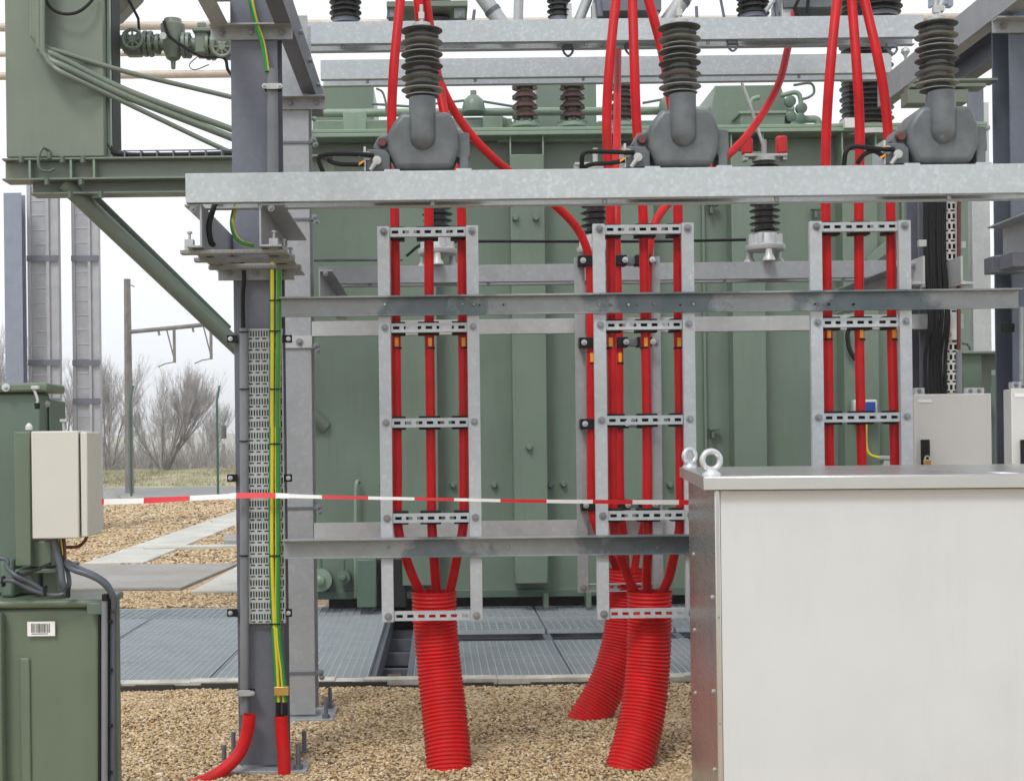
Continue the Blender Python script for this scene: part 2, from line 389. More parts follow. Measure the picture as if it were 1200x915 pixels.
# ---- gratings
def grating_mesh(w, l, along):
    m = MB(); t = .004; step = .027
    if along == 'X':
        y = t
        while y < l-.01: m.box(0, w, y, y+t, -.03, -.001); y += step
        x = .03
        while x < w-.01: m.box(x, x+.005, 0, l, -.009, .0); x += .05
    else:
        x = t
        while x < w-.01: m.box(x, x+.006, 0, l, -.03, -.001); x += .062
        y = .05
        while y < l-.01: m.box(0, w, y, y+.005, -.012, -.002); y += .1
    for a in (0, w-t): m.box(a, a+t, 0, l, -.032, .003)
    for a in (-t, l): m.box(0, w, a, a+t, -.032, .003)
    return m
GZ = .035; GF = {}
ORD = ['first', 'second', 'third', 'fourth', 'fifth', 'sixth', 'seventh', 'eighth', 'ninth', 'tenth', 'eleventh', 'twelfth']
for side, XS, YS in (('left of the pit gap', [-5.5+i*1.01 for i in range(5)], [(8.86, 'X'), (9.65, 'X'), (10.44, 'X'), (11.23, 'X'), (12.02, 'Y')]),
                     ('right of the pit gap', [-.18+i*1.01 for i in range(6)], [(8.86, 'X'), (9.65, 'X'), (11.06, 'Y'), (11.85, 'Y')])):
    for i, x in enumerate(XS):
        for j, (y, al) in enumerate(YS):
            label = f'grating {side}, {ORD[i]} from left, {ORD[j]} row from kerb'
            loc = Vector((x, y, GZ+random.uniform(-.003, .003)))
            if al not in GF:
                r = thing('steel_grating', label, 'grating', loc, 'steel gratings over the oil pit'); pm = grating_mesh(.99, .77, al)
                for q in range(len(pm.v)): pm.v[q] = pm.v[q]+loc
                pm.build('bars', 'grate', r, smooth=0); GF[al] = r
            else: copy_tree(GF[al], loc, label)
m = MB()
for xb in (-5.5, -4.49, -3.48, -2.47, -1.46, -.46, -.2, .82, 1.83, 2.84, 3.85, 4.86, 5.87): m.box(xb-.03, xb+.03, PY0, PY1, -.16, -.003)
for yb in (9.64, 10.44, 11.24, 12.0, 12.6): m.box(PX0, PX1, yb-.03, yb+.03, -.26, -.161)
tag(m.build('grating_support', 'galv_dark'), 'dark steel joists in the pit under the grating panels', 'support frame')
m = MB(); m.box(-.36, -.27, 8.9, 9.35, -.07, -.02)
tag(m.build('board', 'wood', bevel=.004), 'brown timber board lying in the gap behind the left duct', 'board')
# ------------------------------------------------------------------ STEELWORK
def hcol(m, xc, w, y0, dep, z0, z1, t=.012):
    m.box(xc-w/2, xc+w/2, y0, y0+t, z0, z1); m.box(xc-w/2, xc+w/2, y0+dep-t, y0+dep, z0, z1); m.box(xc-t/2, xc+t/2, y0+t, y0+dep-t, z0, z1)
def steel_column(name, label, xc, y0, w, dep, z1, mat, base=True, group=None):
    r = thing(name, label, 'column', (xc, y0+dep/2, 0), group)
    m = MB(); hcol(m, xc, w, y0, dep, .03, z1); m.build('shaft', mat, r, bevel=.0015)
    if base:
        m = MB(); m.box(xc-.21, xc+.21, y0-.08, y0+dep+.08, .005, .018); m.build('base_plate', 'galv', r, bevel=.002)
        for dx in (-.17, .17):
            for yy in (y0-.04, y0+dep+.04):
                m = MB(); m.cyl((xc+dx, yy, .018), .011, .115, 12); m.lathe((xc+dx, yy, .018), [(.022, 0), (.022, .02)], 6)
                m.build('anchor_bolt', 'galv_dark', r)
    return r
c1 = steel_column('steel_column', 'weathered grey steel column carrying the perforated tray and striped earth cables', -.835, 6.5, .215, .21, 4.6, 'galv_dark')
c2 = steel_column('steel_column', 'pale steel column just behind the tray column, with banding straps', -.805, 7.7, .22, .21, 3.85, 'galv', True)
M['galv_navy'] = galv('galvanised navy shade', (.13, .15, .19), .12, .3, .5, grime=.3)
c3 = steel_column('steel_column', 'dark blue grey column at the right edge behind the second white cabinet', 2.76, 6.5, .215, .21, 4.6, 'galv_navy')
c4 = steel_column('steel_column', 'steel column hidden by the black cable bundle on the right', 2.76, 7.75, .22, .21, 3.3, 'galv_dark')
# straps on column 2
for y in (167, 257, 407, 595, 788):
    z = P(350, y, 7.7).z; m = MB(); m.box(-.92, -.69, 7.692, 7.697, z-.006, z+.006); m.box(-.69, -.65, 7.67, 7.72, z-.012, z+.012); m.build('strap', 'galv_dark', c2)
    bolt(c2, -.665, 7.665, z+.006, .009); bolt(c2, -.655, 7.665, z-.02, .009)
m = MB(); m.pb(333, 394, 366, 408, 7.7, -.012); m.build('cleat', 'galv_pale', c2, bevel=.001); q = P(351, 401, 7.688); bolt(c2, q.x, q.y, q.z, .012)
# head brackets
def head(parent, x0, x1, yf, zc, hh):
    m = MB(); m.box(x0, x1, yf-.015, yf-.003, zc-hh, zc+hh); m.box(x0, x1, yf-.075, yf-.0151, zc+hh-.008, zc+hh); m.build('head_bracket', 'galv', parent, bevel=.001)
    for x in (x0+.05, (x0+x1)/2, x1-.05): bolt(parent, x, yf-.015, zc, .011)
head(c1, -1.03, -.655, 6.5, P(300, 40, 6.5).z, .03); head(c2, -.98, -.6, 7.7, P(355, 122, 7.7).z, .032)
head(c1, -1.01, -.66, 6.5, P(305, 320, 6.5).z, .034); head(c3, 2.57, 2.95, 6.5, P(1185, 32, 6.5).z, .03); head(c3, 2.55, 2.95, 6.5, P(1185, 310, 6.5).z, .034)
# side clips on column 1
for y in (397, 560, 718):
    for x, s in ((272, -1), (336, 1)):
        m = MB(); m.pb(x-6, y-4.5, x+6, y+4.5, 6.475, .014); m.build('side_clip', 'black', c1, bevel=.001); q = P(x+s*2, y, 6.475); bolt(c1, q.x, q.y, q.z, .006, 'zinc')
# conduits on column 1
q0 = P(286, 385, 6.46); q1 = P(287, 836, 6.46); m = MB(); m.tube([q0, q1], .021, 16); m.build('conduit', 'conduit', c1)
m = MB(); m.tube([P(319, 82, 6.46), P(319.5, 232, 6.46)], .026, 16); m.build('conduit', 'conduit', c1)
for x, y in ((319, 101), (286.5, 812)):
    m = MB(); m.pb(x-10, y-3, x+10, y+3, 6.425, .06); m.build('pipe_clamp', 'black', c1, bevel=.001); m = MB(); m.pb(x-7, y-3.5, x+7, y+3.5, 6.418, .006); m.build('clamp_plate', 'cast', c1, bevel=.001)
    for s in (-9, 9): q = P(x+s, y, 6.42); bolt(c1, q.x, q.y, q.z, .007, 'zinc')
# channels receding over the columns
def channel_y(name, label, web_x, side, w, z0, h, y0, y1, mat, t=.008):
    m = MB(); s = side
    m.box(min(web_x, web_x+s*t), max(web_x, web_x+s*t), y0, y1, z0, z0+h)
    for z in (z0, z0+h-t): m.box(min(web_x+s*t, web_x+s*w), max(web_x+s*t, web_x+s*w), y0, y1, z, z+t)
    r = thing(name, label, 'beam', (web_x, (y0+y1)/2, z0)); m.build('channel', mat, r, bevel=.001)
    return r
ZB = H+1.925
r1 = channel_y('roof_channel', 'short steel channel overhead left of the tray column', -1.02, 1, .075, ZB, .14, 4.2, 6.52, 'galv')
r2 = channel_y('roof_channel', 'overhead steel channel running back from the tray column to the pale column', -.655, -1, .075, ZB, .14, 4.2, 8.25, 'galv_dark')
r3 = channel_y('roof_channel', 'overhead channel crossing above the right grey instrument transformer', 2.60, 1, .07, ZB+.02, .15, 4.2, 8.28, 'galv')
r4 = channel_y('roof_channel', 'overhead channel beside the right edge column', 2.94, -1, .08, ZB+.02, .15, 4.2, 8.3, 'galv_dark')
for D in (6.8, 7.3, 7.8, 8.1): 
    m = MB(); m.cyl((-.655, D, ZB+.07), .014, .02, 6, 'X'); m.build('bolt', 'bolt', r2)
# top beams : pairs of channels
def rail(m, x0, x1, y, z0, h, d=.05, t=.006, back=False):
    if not back: m.box(x0, x1, y, y+t, z0, z0+h); a, b = y+t, y+d
    else: m.box(x0, x1, y+d-t, y+d, z0, z0+h); a, b = y, y+d-t
    for z in (z0, z0+h-t): m.box(x0, x1, a, b, z, z+t)
def pair_beam(name, label, x0, x1, y, z0, h, gap, mat, brk=()):
    r = thing(name, label, 'beam', ((x0+x1)/2, y, z0))
    m = MB(); rail(m, x0, x1, y, z0, h); m.build('front_rail', mat, r, bevel=.001)
    m = MB(); rail(m, x0, x1, y+gap-.05, z0, h, back=True); m.build('rear_rail', mat, r, bevel=.001)
    for x in np.arange(x0+.3, x1, .7):
        m = MB(); m.cyl((x, y+.03, z0), .010, -.02, 8); m.build('bolt', 'bolt', r)
    return r
ZT = H+ (522-52)*8.06/F
tb1 = pair_beam('cross_beam', 'uppermost galvanised double beam carrying the black switch insulators', -.83, 2.80, 8.06, ZT, .125, .2, 'galv_light')
tb2 = pair_beam('cross_beam', 'galvanised double beam below and behind the uppermost one', -.74, 2.95, 9.1, P(515, 91.5, 9.1).z, .125, .22, 'galv_light')
YC = 5.7; zc = P(515, 234, YC).z
tb3 = pair_beam('cross_beam', 'bright front beam on which the three grey instrument transformers stand', -1.016, 2.9, YC, zc, .118, .2, 'galv_light')
# rear beam with arresters
zr = P(515, 331, 8.3).z
tb4 = pair_beam('cross_beam', 'grey rear beam carrying the surge arresters, behind the cable ladders', -.70, 2.72, 8.3, zr, .10, .22, 'galv')
# arms
def arm(parent, web, side, top, y0, y1, hgt, mat='galv_pale', w=.10):
    m = MB(); t = .008; s = side
    m.box(min(web, web+s*t), max(web, web+s*t), y0, y1, top-hgt, top)
    m.box(min(web+s*t, web+s*w), max(web+s*t, web+s*w), y0, y1, top-t, top)
    m.box(min(web+s*t, web+s*w*.9), max(web+s*t, web+s*w*.9), y0, y1, top-hgt, top-hgt+t)
    r = m.build('bracket_arm', 'galv', parent, bevel=.001); WORLD[r.name] = WORLD[parent.name]; bolt(r, web+s*w*.5, y0, top-.02, .008)
at = zc-.003
arm(tb3, -.955, -1, at, YC+.02, 6.62, .175, w=.07)
arm(tb3, -.722, 1, at, YC+.02, 6.72, .175)
arm(tb3, 2.66, -1, at, YC+.02, 6.6, .175, w=.08)
arm(tb4, -.643, 1, zr-.003, 7.62, 8.95, .15, w=.075)
arm(tb4, 2.62, -1, zr-.003, 7.62, 8.95, .15, w=.1)
def strut_plate(x0, x1, D, z):
    m = MB(); m.box(x0, x1, D, D+.05, z-.016, z)
    for i in range(12): m.box(x0+.12+i*.017, x0+.127+i*.017, D-.003, D-.0005, z-.012, z-.004)
    r = m.build('strut_rail', 'galv_old', tb3, bevel=.001); WORLD[r.name] = WORLD[tb3.name]
    for x in (x0+.035, x1-.045):
        m = MB(); m.box(x-.018, x+.018, D+.005, D+.045, z, z+.045); m.cyl((x, D+.025, z+.045), .006, .035, 8); m.cyl((x, D+.025, z+.07), .012, .008, 6); m.build('beam_clamp', 'galv_pale', r, bevel=.001)
for x0, x1, y, D in ((211, 333, 290, 5.76), (227, 344, 300, 6.0), (244, 352, 309, 6.26)):
    a = P(x0, y, D); b = P(x1, y, D); strut_plate(a.x, b.x, D, at-.18)
# mid beams (angle sections)
def angle_beam(label, x0, x1, y, z0, z1, mat):
    r = thing('angle_beam', label, 'beam', ((x0+x1)/2, y, z0)); m = MB(); t = .008
    m.box(x0, x1, y, y+t, z0, z1); m.box(x0, x1, y-.055, y, z1-t, z1); m.box(x0, x1, y-.012, y, z0, z0+.005); m.build('angle', mat, r, bevel=.0008)
    return r
z1, z0 = P(515, 347, 6.45).z, P(515, 369.5, 6.45).z
ab1 = angle_beam('upper front angle beam with dark repaired patches crossing all three ladders', -.72, 2.66, 6.45, z0, z1, 'galv_patch')
for px in (451, 542, 555, 562, 590, 702, 716, 736, 747, 766, 797, 812, 955, 971, 1000): 
    q = P(px, 357, 6.45)
    bolt(ab1, q.x, q.y, q.z+random.uniform(-.002, .002), random.choice((.004, .006, .007)), random.choice(('bolt', 'zinc', 'ink')), washer=False)
z1b, z0b = P(515, 629, 6.45).z, P(515, 652.5, 6.45).z
ab2 = angle_beam('lower front angle beam with dark repaired patches crossing the two left ladders', -.72, 2.66, 6.45, z0b, z1b, 'galv_patch2')
for px in (455, 557, 575, 595, 708, 722, 741, 750, 770):
    q = P(px, 641, 6.45); bolt(ab2, q.x, q.y, q.z, random.choice((.004, .007)), random.choice(('bolt', 'zinc')), washer=False)
def flat_beam(label, x0, x1, y, z0, z1, mat):
    r = thing('flat_beam', label, 'beam', ((x0+x1)/2, y, z0)); m = MB(); m.box(x0, x1, y, y+.008, z0, z1); m.box(x0, x1, y+.0081, y+.06, z0, z0+.007); m.build('angle', mat, r, bevel=.0008)
flat_beam('pale rear beam seen just under the upper front angle beam', -.69, 2.87, 7.688, P(515, 392, 7.68).z, z1, 'galv_pale')
flat_beam('pale rear beam seen just above the lower front angle beam', -.69, 2.87, 7.688, P(515, 631, 7.68).z, P(515, 611, 7.68).z, 'galv_pale')
# ------------------------------------------------------------------ LADDERS
RZ = [H+v for v in (.975, .535, .098, -.34, -.79)]
def slotted(m, x0, x1, y, z, h=.042, slot=.027, sh=.012, n=7, lip=.02, dirn=1):
    t = .0025; L = x1-x0; p = L/n
    m.box(x0, x1, y, y+t, z+sh/2, z+h/2); m.box(x0, x1, y, y+t, z-h/2, z-sh/2)
    xs = [x0]+[x0+p*(i+.5) for i in range(n)]
    pr = x0
    for i in range(n):
        c = x0+p*(i+.5); m.box(pr, c-slot/2, y, y+t, z-sh/2, z+sh/2); pr = c+slot/2
    m.box(pr, x1, y, y+t, z-sh/2, z+sh/2)
    a, b = (y+t, y+lip) if dirn > 0 else (y-lip, y)
    m.box(x0, x1, a, b, z+h/2-t, z+h/2); m.box(x0, x1, a, b, z-h/2, z-h/2+t)
LW = .463
def ladder(label, X, D, cabx, rear=False):
    r = thing('cable_ladder', label, 'cable ladder', (X, D, RZ[-1]-.02), 'cable ladders')
    zt, zb = H+1.0, H-.815
    for x in (X, X+LW-.055):
        m = MB(); t = .004; m.box(x, x+.055, D, D+t, zb, zt); m.box(x, x+t, D+t, D+.03, zb, zt); m.box(x+.055-t, x+.055, D+t, D+.03, zb, zt)
        m.build('side_rail', 'galv_rail' if not rear else 'galv', r, bevel=.001)
    for i, z in enumerate(RZ):
        last = (i == 4)
        m = MB(); yr = D+.012 if not rear else D+.032
        slotted(m, X+.056, X+LW-.056, yr, z, slot=.03, sh=.014, lip=.034, dirn=1 if not rear else -1); m.build('rung', 'galv_rail', r)
        for x in (X+.030, X+LW-.028): bolt(r, x, D, z, .0105)
        if last: continue
        for k, cx in enumerate(cabx):
            w = .046+random.uniform(-.003, .008); m = MB(); hh = .031
            x0, x1 = max(cx-w, X+.058), min(cx+w, X+LW-.058)
            if not rear: m.box(x0, x1, D+.0475, D+.115, z-hh, z+hh)
            else: m.box(x0 if k else cx-.06, x1, D-.07, D+.03, z-.027, z+.027)
            m.build('cable_clamp', 'black', r, bevel=.003)
            if rear:
                for s in ((.036,) if k == 2 else (-.036,) if k == 0 else (.036,)): bolt(r, cx+s, D-.07, z, .009, 'zinc')
    if rear:
        for z in RZ[:4]:
            m = MB(); m.box(X+.2, X+LW-.1, D-.035, D-.02, z-.018, z+.018); m.build('clamp_bar', 'galv_dark', r)
    return r
C1 = [P(x, 450, 6.55).x for x in (464, 503, 542.5)]
C2 = [P(x, 450, 6.55).x for x in (717, 757, 796)]
C3 = [P(x, 450, 6.55).x for x in (970.5, 1007.5, 1046)]
C4 = [P(x, 450, 7.6).x for x in (692, 725.5, 757)]
ladder('left galvanised cable ladder with three red cables', P(445, 500, 6.48).x, 6.462, C1)
ladder('middle front cable ladder beside the rear one, with three red cables', P(697, 500, 6.48).x, 6.462, C2)
ladder('right cable ladder with three red cables behind the big grey cabinet', P(949.5, 400, 6.48).x, 6.462, C3)
ladder('rear cable ladder half hidden behind the middle front one', P(675, 500, 7.65).x, 7.63, C4, True)
# ------------------------------------------------------------------ CABLES
CR = .0225
def cable(label, pts, tagy=None, D=6.55):
    p = spline(pts_px(pts, D), 12); r = thing('power_cable', label, 'cable', p[-1], 'red power cables')
    m = MB(); m.tube(p, CR, 16); m.build('sheath', 'red', r, smooth=60)
    if tagy:
        x, y0, y1, d = tagy; q0 = P(x, y0, d); q1 = P(x, y1, d)
        m = MB(); m.tube([q1+Vector((0, 0, -.004)), q1+Vector((0, 0, .004))], CR+.0012, 16); m.build('tie', 'black', r)
        m = MB(); m.box(q0.x-.009, q0.x+.009, q0.y-CR-.004, q0.y-CR+.006, q1.z+.006, q0.z); m.build('phase_tag', 'orange', r, bevel=.002)
    return r
lad = lambda x: [(x-2.2, 262), (x-1.2, 380), (x, 450), (x+.8, 540), (x+1.4, 612)]
cable('left red cable of the left ladder, entering the left duct', [(473, -60, 6.7), (469, 0, 6.62), (461.5, 80), (459, 145), (462, 215)]+[(462.5, 262), (464, 380), (464.5, 450), (465.5, 540), (466, 612), (473, 645), (484, 676, 6.6), (497, 705, 6.64), (508, 760, 6.64)], (465, 396, 408, 6.55))
cable('middle red cable of the left ladder, behind the left instrument transformer', [(488, -60, 6.7), (490, 0, 6.65), (497, 80, 6.7), (501, 150, 6.65), (502, 215)]+[(502.5, 262), (503, 380), (504, 450), (505, 540), (506, 612), (508, 645), (510, 676, 6.62), (512, 705, 6.64), (514, 760, 6.64)], (504, 396, 408, 6.55))
cable('right red cable of the left ladder, entering the left duct', [(492, -60, 6.75), (499, 0, 6.72), (511, 80, 6.72), (522, 140, 6.66), (537, 215)]+[(541, 262), (542, 380), (543, 450), (543.5, 540), (543, 612), (537, 645), (531, 676, 6.62), (525, 705, 6.64), (519, 760, 6.64)], (543, 396, 408, 6.55))
cable('left red cable of the middle front ladder', [(732, -60, 6.65), (722, 0, 6.62), (714, 80), (711, 145), (714, 215)]+[(715.5, 262), (716.5, 380), (717.5, 450), (718, 540), (719, 612), (726, 645), (736, 676, 6.62), (748, 705, 6.64), (757, 760, 6.64)], (715, 396, 408, 6.55))
cable('middle red cable of the middle front ladder', [(738, -60, 6.65), (741, 0, 6.62), (743.5, 80), (746, 145), (751, 215)]+[(754, 262), (756, 380), (757.5, 450), (758.5, 540), (759, 612), (759, 645), (758, 676, 6.64), (759, 705, 6.66), (759, 760, 6.64)], (756, 396, 408, 6.55))
cable('right red cable of the middle front ladder, passing behind an instrument transformer', [(745, -60, 6.65), (760, 0, 6.62), (776, 60, 6.62), (785, 110), (791, 160), (794, 215)]+[(794.5, 262), (795, 380), (796, 450), (797, 540), (797, 612), (791, 645), (784, 676, 6.62), (773, 705, 6.64), (765, 760, 6.64)], (795, 396, 408, 6.55))
cable('left red cable of the right ladder', [(990, -60, 6.65), (981, 0, 6.62), (973, 80), (968.5, 150), (967.5, 215), (968, 262), (970, 380), (971, 450), (972, 545), (973, 620), (974, 720)], (970, 386, 398, 6.55))
cable('middle red cable of the right ladder', [(993, -60, 6.65), (998, 0, 6.62), (1004, 80), (1007.5, 150), (1007, 215), (1006.5, 262), (1007, 380), (1008, 450), (1010, 545), (1011, 620), (1012, 720)], (1008, 386, 398, 6.55))
cable('right red cable of the right ladder, leaning behind an instrument transformer', [(1000, -60, 6.65), (1013, 0, 6.62), (1027, 60), (1036, 110), (1041, 160), (1043, 215), (1044, 262), (1045, 380), (1046.5, 450), (1049, 545), (1050, 620), (1051, 720)], (1046, 386, 398, 6.55))
cable('long curved red cable sweeping from the left transformer to the rear ladder', [(489, -60, 7.3), (497, 20, 7.3), (514, 92, 7.3), (542, 145, 7.35), (583, 190, 7.4), (640, 232, 7.5), (672, 262, 7.55), (687, 290, 7.57), (691, 320, 7.6), (692, 400, 7.6), (692.5, 500, 7.6), (693, 590, 7.6), (698, 615, 7.6), (709, 640, 7.66), (722, 665, 7.75), (726, 710, 7.75)], (693, 414, 426, 7.6))
cable('straight red cable on the rear ladder, rising behind the top beam', [(727, -30, 8.7), (725.5, 30, 8.7), (724, 65, 8.6), (723, 150, 8.0), (722.5, 235, 7.65), (723, 300, 7.6), (725.5, 400, 7.6), (726, 500, 7.6), (727, 590, 7.6), (730, 625, 7.66), (733, 665, 7.75), (731, 710, 7.75)], (726, 414, 426, 7.6))
cable('curved red cable arching from the top beam right to the rear ladder', [(931, -30, 8.75), (930, 20, 8.7), (922, 62, 8.55), (911, 102, 8.4), (884, 148, 8.2), (852, 183, 8.0), (812, 212, 7.85), (782, 240, 7.7), (766, 266, 7.62), (760, 305, 7.6), (758, 400, 7.6), (758, 500, 7.6), (757, 590, 7.6), (754, 620, 7.66), (746, 650, 7.75), (740, 700, 7.75)])
# ducts
def duct(label, pts, r):
    ctr = spline(pts_px(pts), 24); L = [0]
    for a, b in zip(ctr, ctr[1:]): L.append(L[-1]+(b-a).length)
    pitch = .0188; n = int(L[-1]/pitch*6); P2 = []; R2 = []; j = 0
    for i in range(n+1):
        s = L[-1]*i/n
        while j < len(L)-2 and L[j+1] < s: j += 1
        t = (s-L[j])/(L[j+1]-L[j]); P2.append(ctr[j].lerp(ctr[j+1], t))
        ph = (s/pitch) % 1; R2.append((r-.0065*(.5-.5*math.cos(2*PI*ph))**1.6)*(1+.006*math.sin(s*9+r*80)))
    t = thing('corrugated_duct', label, 'duct', (P2[-1].x, P2[-1].y, 0), 'red corrugated ducts')
    m = MB(); m.tube(P2, R2, 48, caps=False)
    inner = [p.copy() for p in P2]; m.tube(inner[:40], [r-.012]*40, 48, caps=False); m.build('pipe', 'red_duct', t, smooth=75)
    m = MB(); m.tube([P2[0]+Vector((0, 0, -.002)), P2[0]+Vector((0, 0, .006))], [r+.002, r+.002], 48, caps=False); m.tube([P2[0]+Vector((0, 0, -.002)), P2[0]+Vector((0, 0, .006))], [r-.011, r-.011], 48, caps=False); m.build('rim', 'red_duct', t)
    m = MB(); m.cyl(tuple(P2[10]), r-.0125, -.004, 40); m.build('inner_seal', 'black', t)
DR = .106
duct('tall red corrugated duct under the left ladder', [(508.5, 694, 6.64), (510, 730, 6.64), (514.5, 780, 6.62), (520, 830, 6.57), (525, 880, 6.50), (528, 935, 6.42)], DR)
duct('red corrugated duct under the middle front ladder, leaning forward', [(761, 694, 6.64), (761, 740, 6.64), (758.5, 790, 6.62), (752, 840, 6.57), (741, 885, 6.50), (724, 938, 6.42)], DR)
duct('red corrugated duct behind the others, bending left', [(734, 668, 7.75), (732, 710, 7.76), (728, 750, 7.74), (717, 790, 7.70), (698, 828, 7.66), (669, 872, 7.60)], DR)
# ------------------------------------------------------------------ PERFORATED TRAYS + earth cables
def perf_tray(label, x0, x1, z0, z1, y, ns, nd, pitch=.052, name='perforated_tray'):
    r = thing(name, label, 'cable tray', ((x0+x1)/2, y, z0)); m = MB(); t = .002; z = z1
    W = x1-x0
    while z-pitch > z0:
        a = z; b = z-.009; m.box(x0, x1, y, y+t, b, a)
        hz = b-.027; p = W/ns; pr = x0
        for i in range(ns):
            c = x0+p*(i+.5); m.box(pr, c-p*.29, y, y+t, hz, b); pr = c+p*.29
        m.box(pr, x1, y, y+t, hz, b)
        m.box(x0, x1, y, y+t, hz-.006, hz)
        p = W/nd; pr = x0
        for i in range(nd):
            c = x0+p*(i+.5); m.box(pr, c-p*.3, y, y+t, z-pitch+.003, hz-.006); pr = c+p*.3
        m.box(pr, x1, y, y+t, z-pitch+.003, hz-.006); m.box(x0, x1, y, y+t, z-pitch, z-pitch+.003)
        z -= pitch
    for x in (x0-t, x1): m.box(x, x+t, y-.012, y+.031, z, z1)
    k_ = MB(); k_.box(x0, x1, y+.022, y+.024, z, z1); k_.build('slot_shade_strip', 'tank_dark' if ns > 8 else 'black', r)  # dark strip behind the slots paints in their shade
    m.build('perforated_plate', 'galv_pale' if ns > 8 else 'white', r); return r
a = P(291, 560, 6.465); b = P(332, 560, 6.465)
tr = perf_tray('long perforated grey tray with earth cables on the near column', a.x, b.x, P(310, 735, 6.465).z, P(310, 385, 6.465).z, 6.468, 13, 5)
a = P(1105, 300, 7.7); b = P(1121, 300, 7.7)
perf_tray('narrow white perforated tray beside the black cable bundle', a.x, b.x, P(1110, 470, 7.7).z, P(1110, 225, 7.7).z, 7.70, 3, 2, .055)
def gy_cable(label, pts, D, r=.0115, phase=0):
    p = spline(pts_px(pts, D), 10); t = thing('earth_cable', label, 'cable', p[-1], 'striped earth cables')
    m = MB(); m.tube(p, r, 24, matfn=lambda i, k: 1 if ((k+phase+int(i*.05)) % 12) < 5 else 0); m.build('sheath', ['green_sheath', 'yellow'], t); return t
g1 = gy_cable('left striped earth cable running down the near column', [(319, 305), (319, 385), (318.5, 500), (318, 640), (321, 735), (324, 785), (325.5, 822)], 6.45, .0125, 3)
g2 = gy_cable('right striped earth cable running down the near column', [(327, 305), (326.5, 385), (325, 500), (325.5, 640), (326, 735), (331, 785), (334, 822)], 6.45, .0125, 9)
gy_cable('striped earth cable hanging at the top of the near column', [(285, -60), (293, -5), (301, 30), (308, 52), (313, 84)], 6.44, .012, 6)
gy_cable('curved striped earth cable between the two left bracket arms', [(283, 225, 5.9), (275, 245, 5.9), (272, 262, 5.88), (276, 277, 5.86), (285, 285, 5.86), (297, 288, 5.86)], 6.1, .010, 5)
m = MB(); m.tube(spline(pts_px([(260, 222, 5.9), (250, 245, 5.85), (245, 265, 5.80), (247, 283, 5.80), (250, 287, 5.82)]), 8), .012, 12)
tag(m.build('black_cable', 'black'), 'curved black cable between the two left bracket arms', 'cable')
m = MB(); m.tube(spline(pts_px([(284, 305, 6.45), (286, 325, 6.45), (284.5, 350, 6.45), (285, 390, 6.45)]), 8), .010, 12)
tag(m.build('black_cable', 'black'), 'short black cable dropping into the grey conduit of the near column', 'cable')
for y in (352, 388, 456, 520, 651, 731):
    q = P(322, y, 6.437); m = MB(); m.box(q.x-.024, q.x+.026, q.y-.004, q.y+.003, q.z-.003, q.z+.003); m.build('cable_tie', 'black', g1, bevel=.001)
for y in (389, 456, 517, 651):
    q = P(286, y, 6.437); m = MB(); m.box(q.x-.022, q.x+.022, q.y-.003, q.y+.002, q.z-.003, q.z+.003); m.build('cable_tie', 'black', c1)
m = MB(); m.pb(321, 804.5, 338, 815, 6.425, .03); m.build('cable_clamp', 'brass', g1, bevel=.003)
for x in (326, 334):
    m = MB(); m.tube([P(x, 822, 6.45), P(x, 845, 6.45)], .012, 12); m.build('shrink_sleeve', 'black', g1 if x == 326 else g2)
def red_conduit(label, pts):
    p = spline(pts_px(pts), 12); m = MB(); m.tube(p, .0295, 20, caps=False); m.tube(p[:4], .026, 20, caps=False)
    tag(m.build('red_conduit', 'red_duct', smooth=60), label, 'conduit', 'short red conduits')
red_conduit('red conduit curving left into the gravel at the near column', [(292.5, 837, 6.42), (289, 860, 6.42), (279, 884, 6.40), (257, 905, 6.36), (231, 918, 6.32), (195, 928, 6.28)])
red_conduit('red conduit going straight down at the near column', [(329.5, 838, 6.44), (331, 865, 6.44), (333, 890, 6.43), (333, 925, 6.42)])
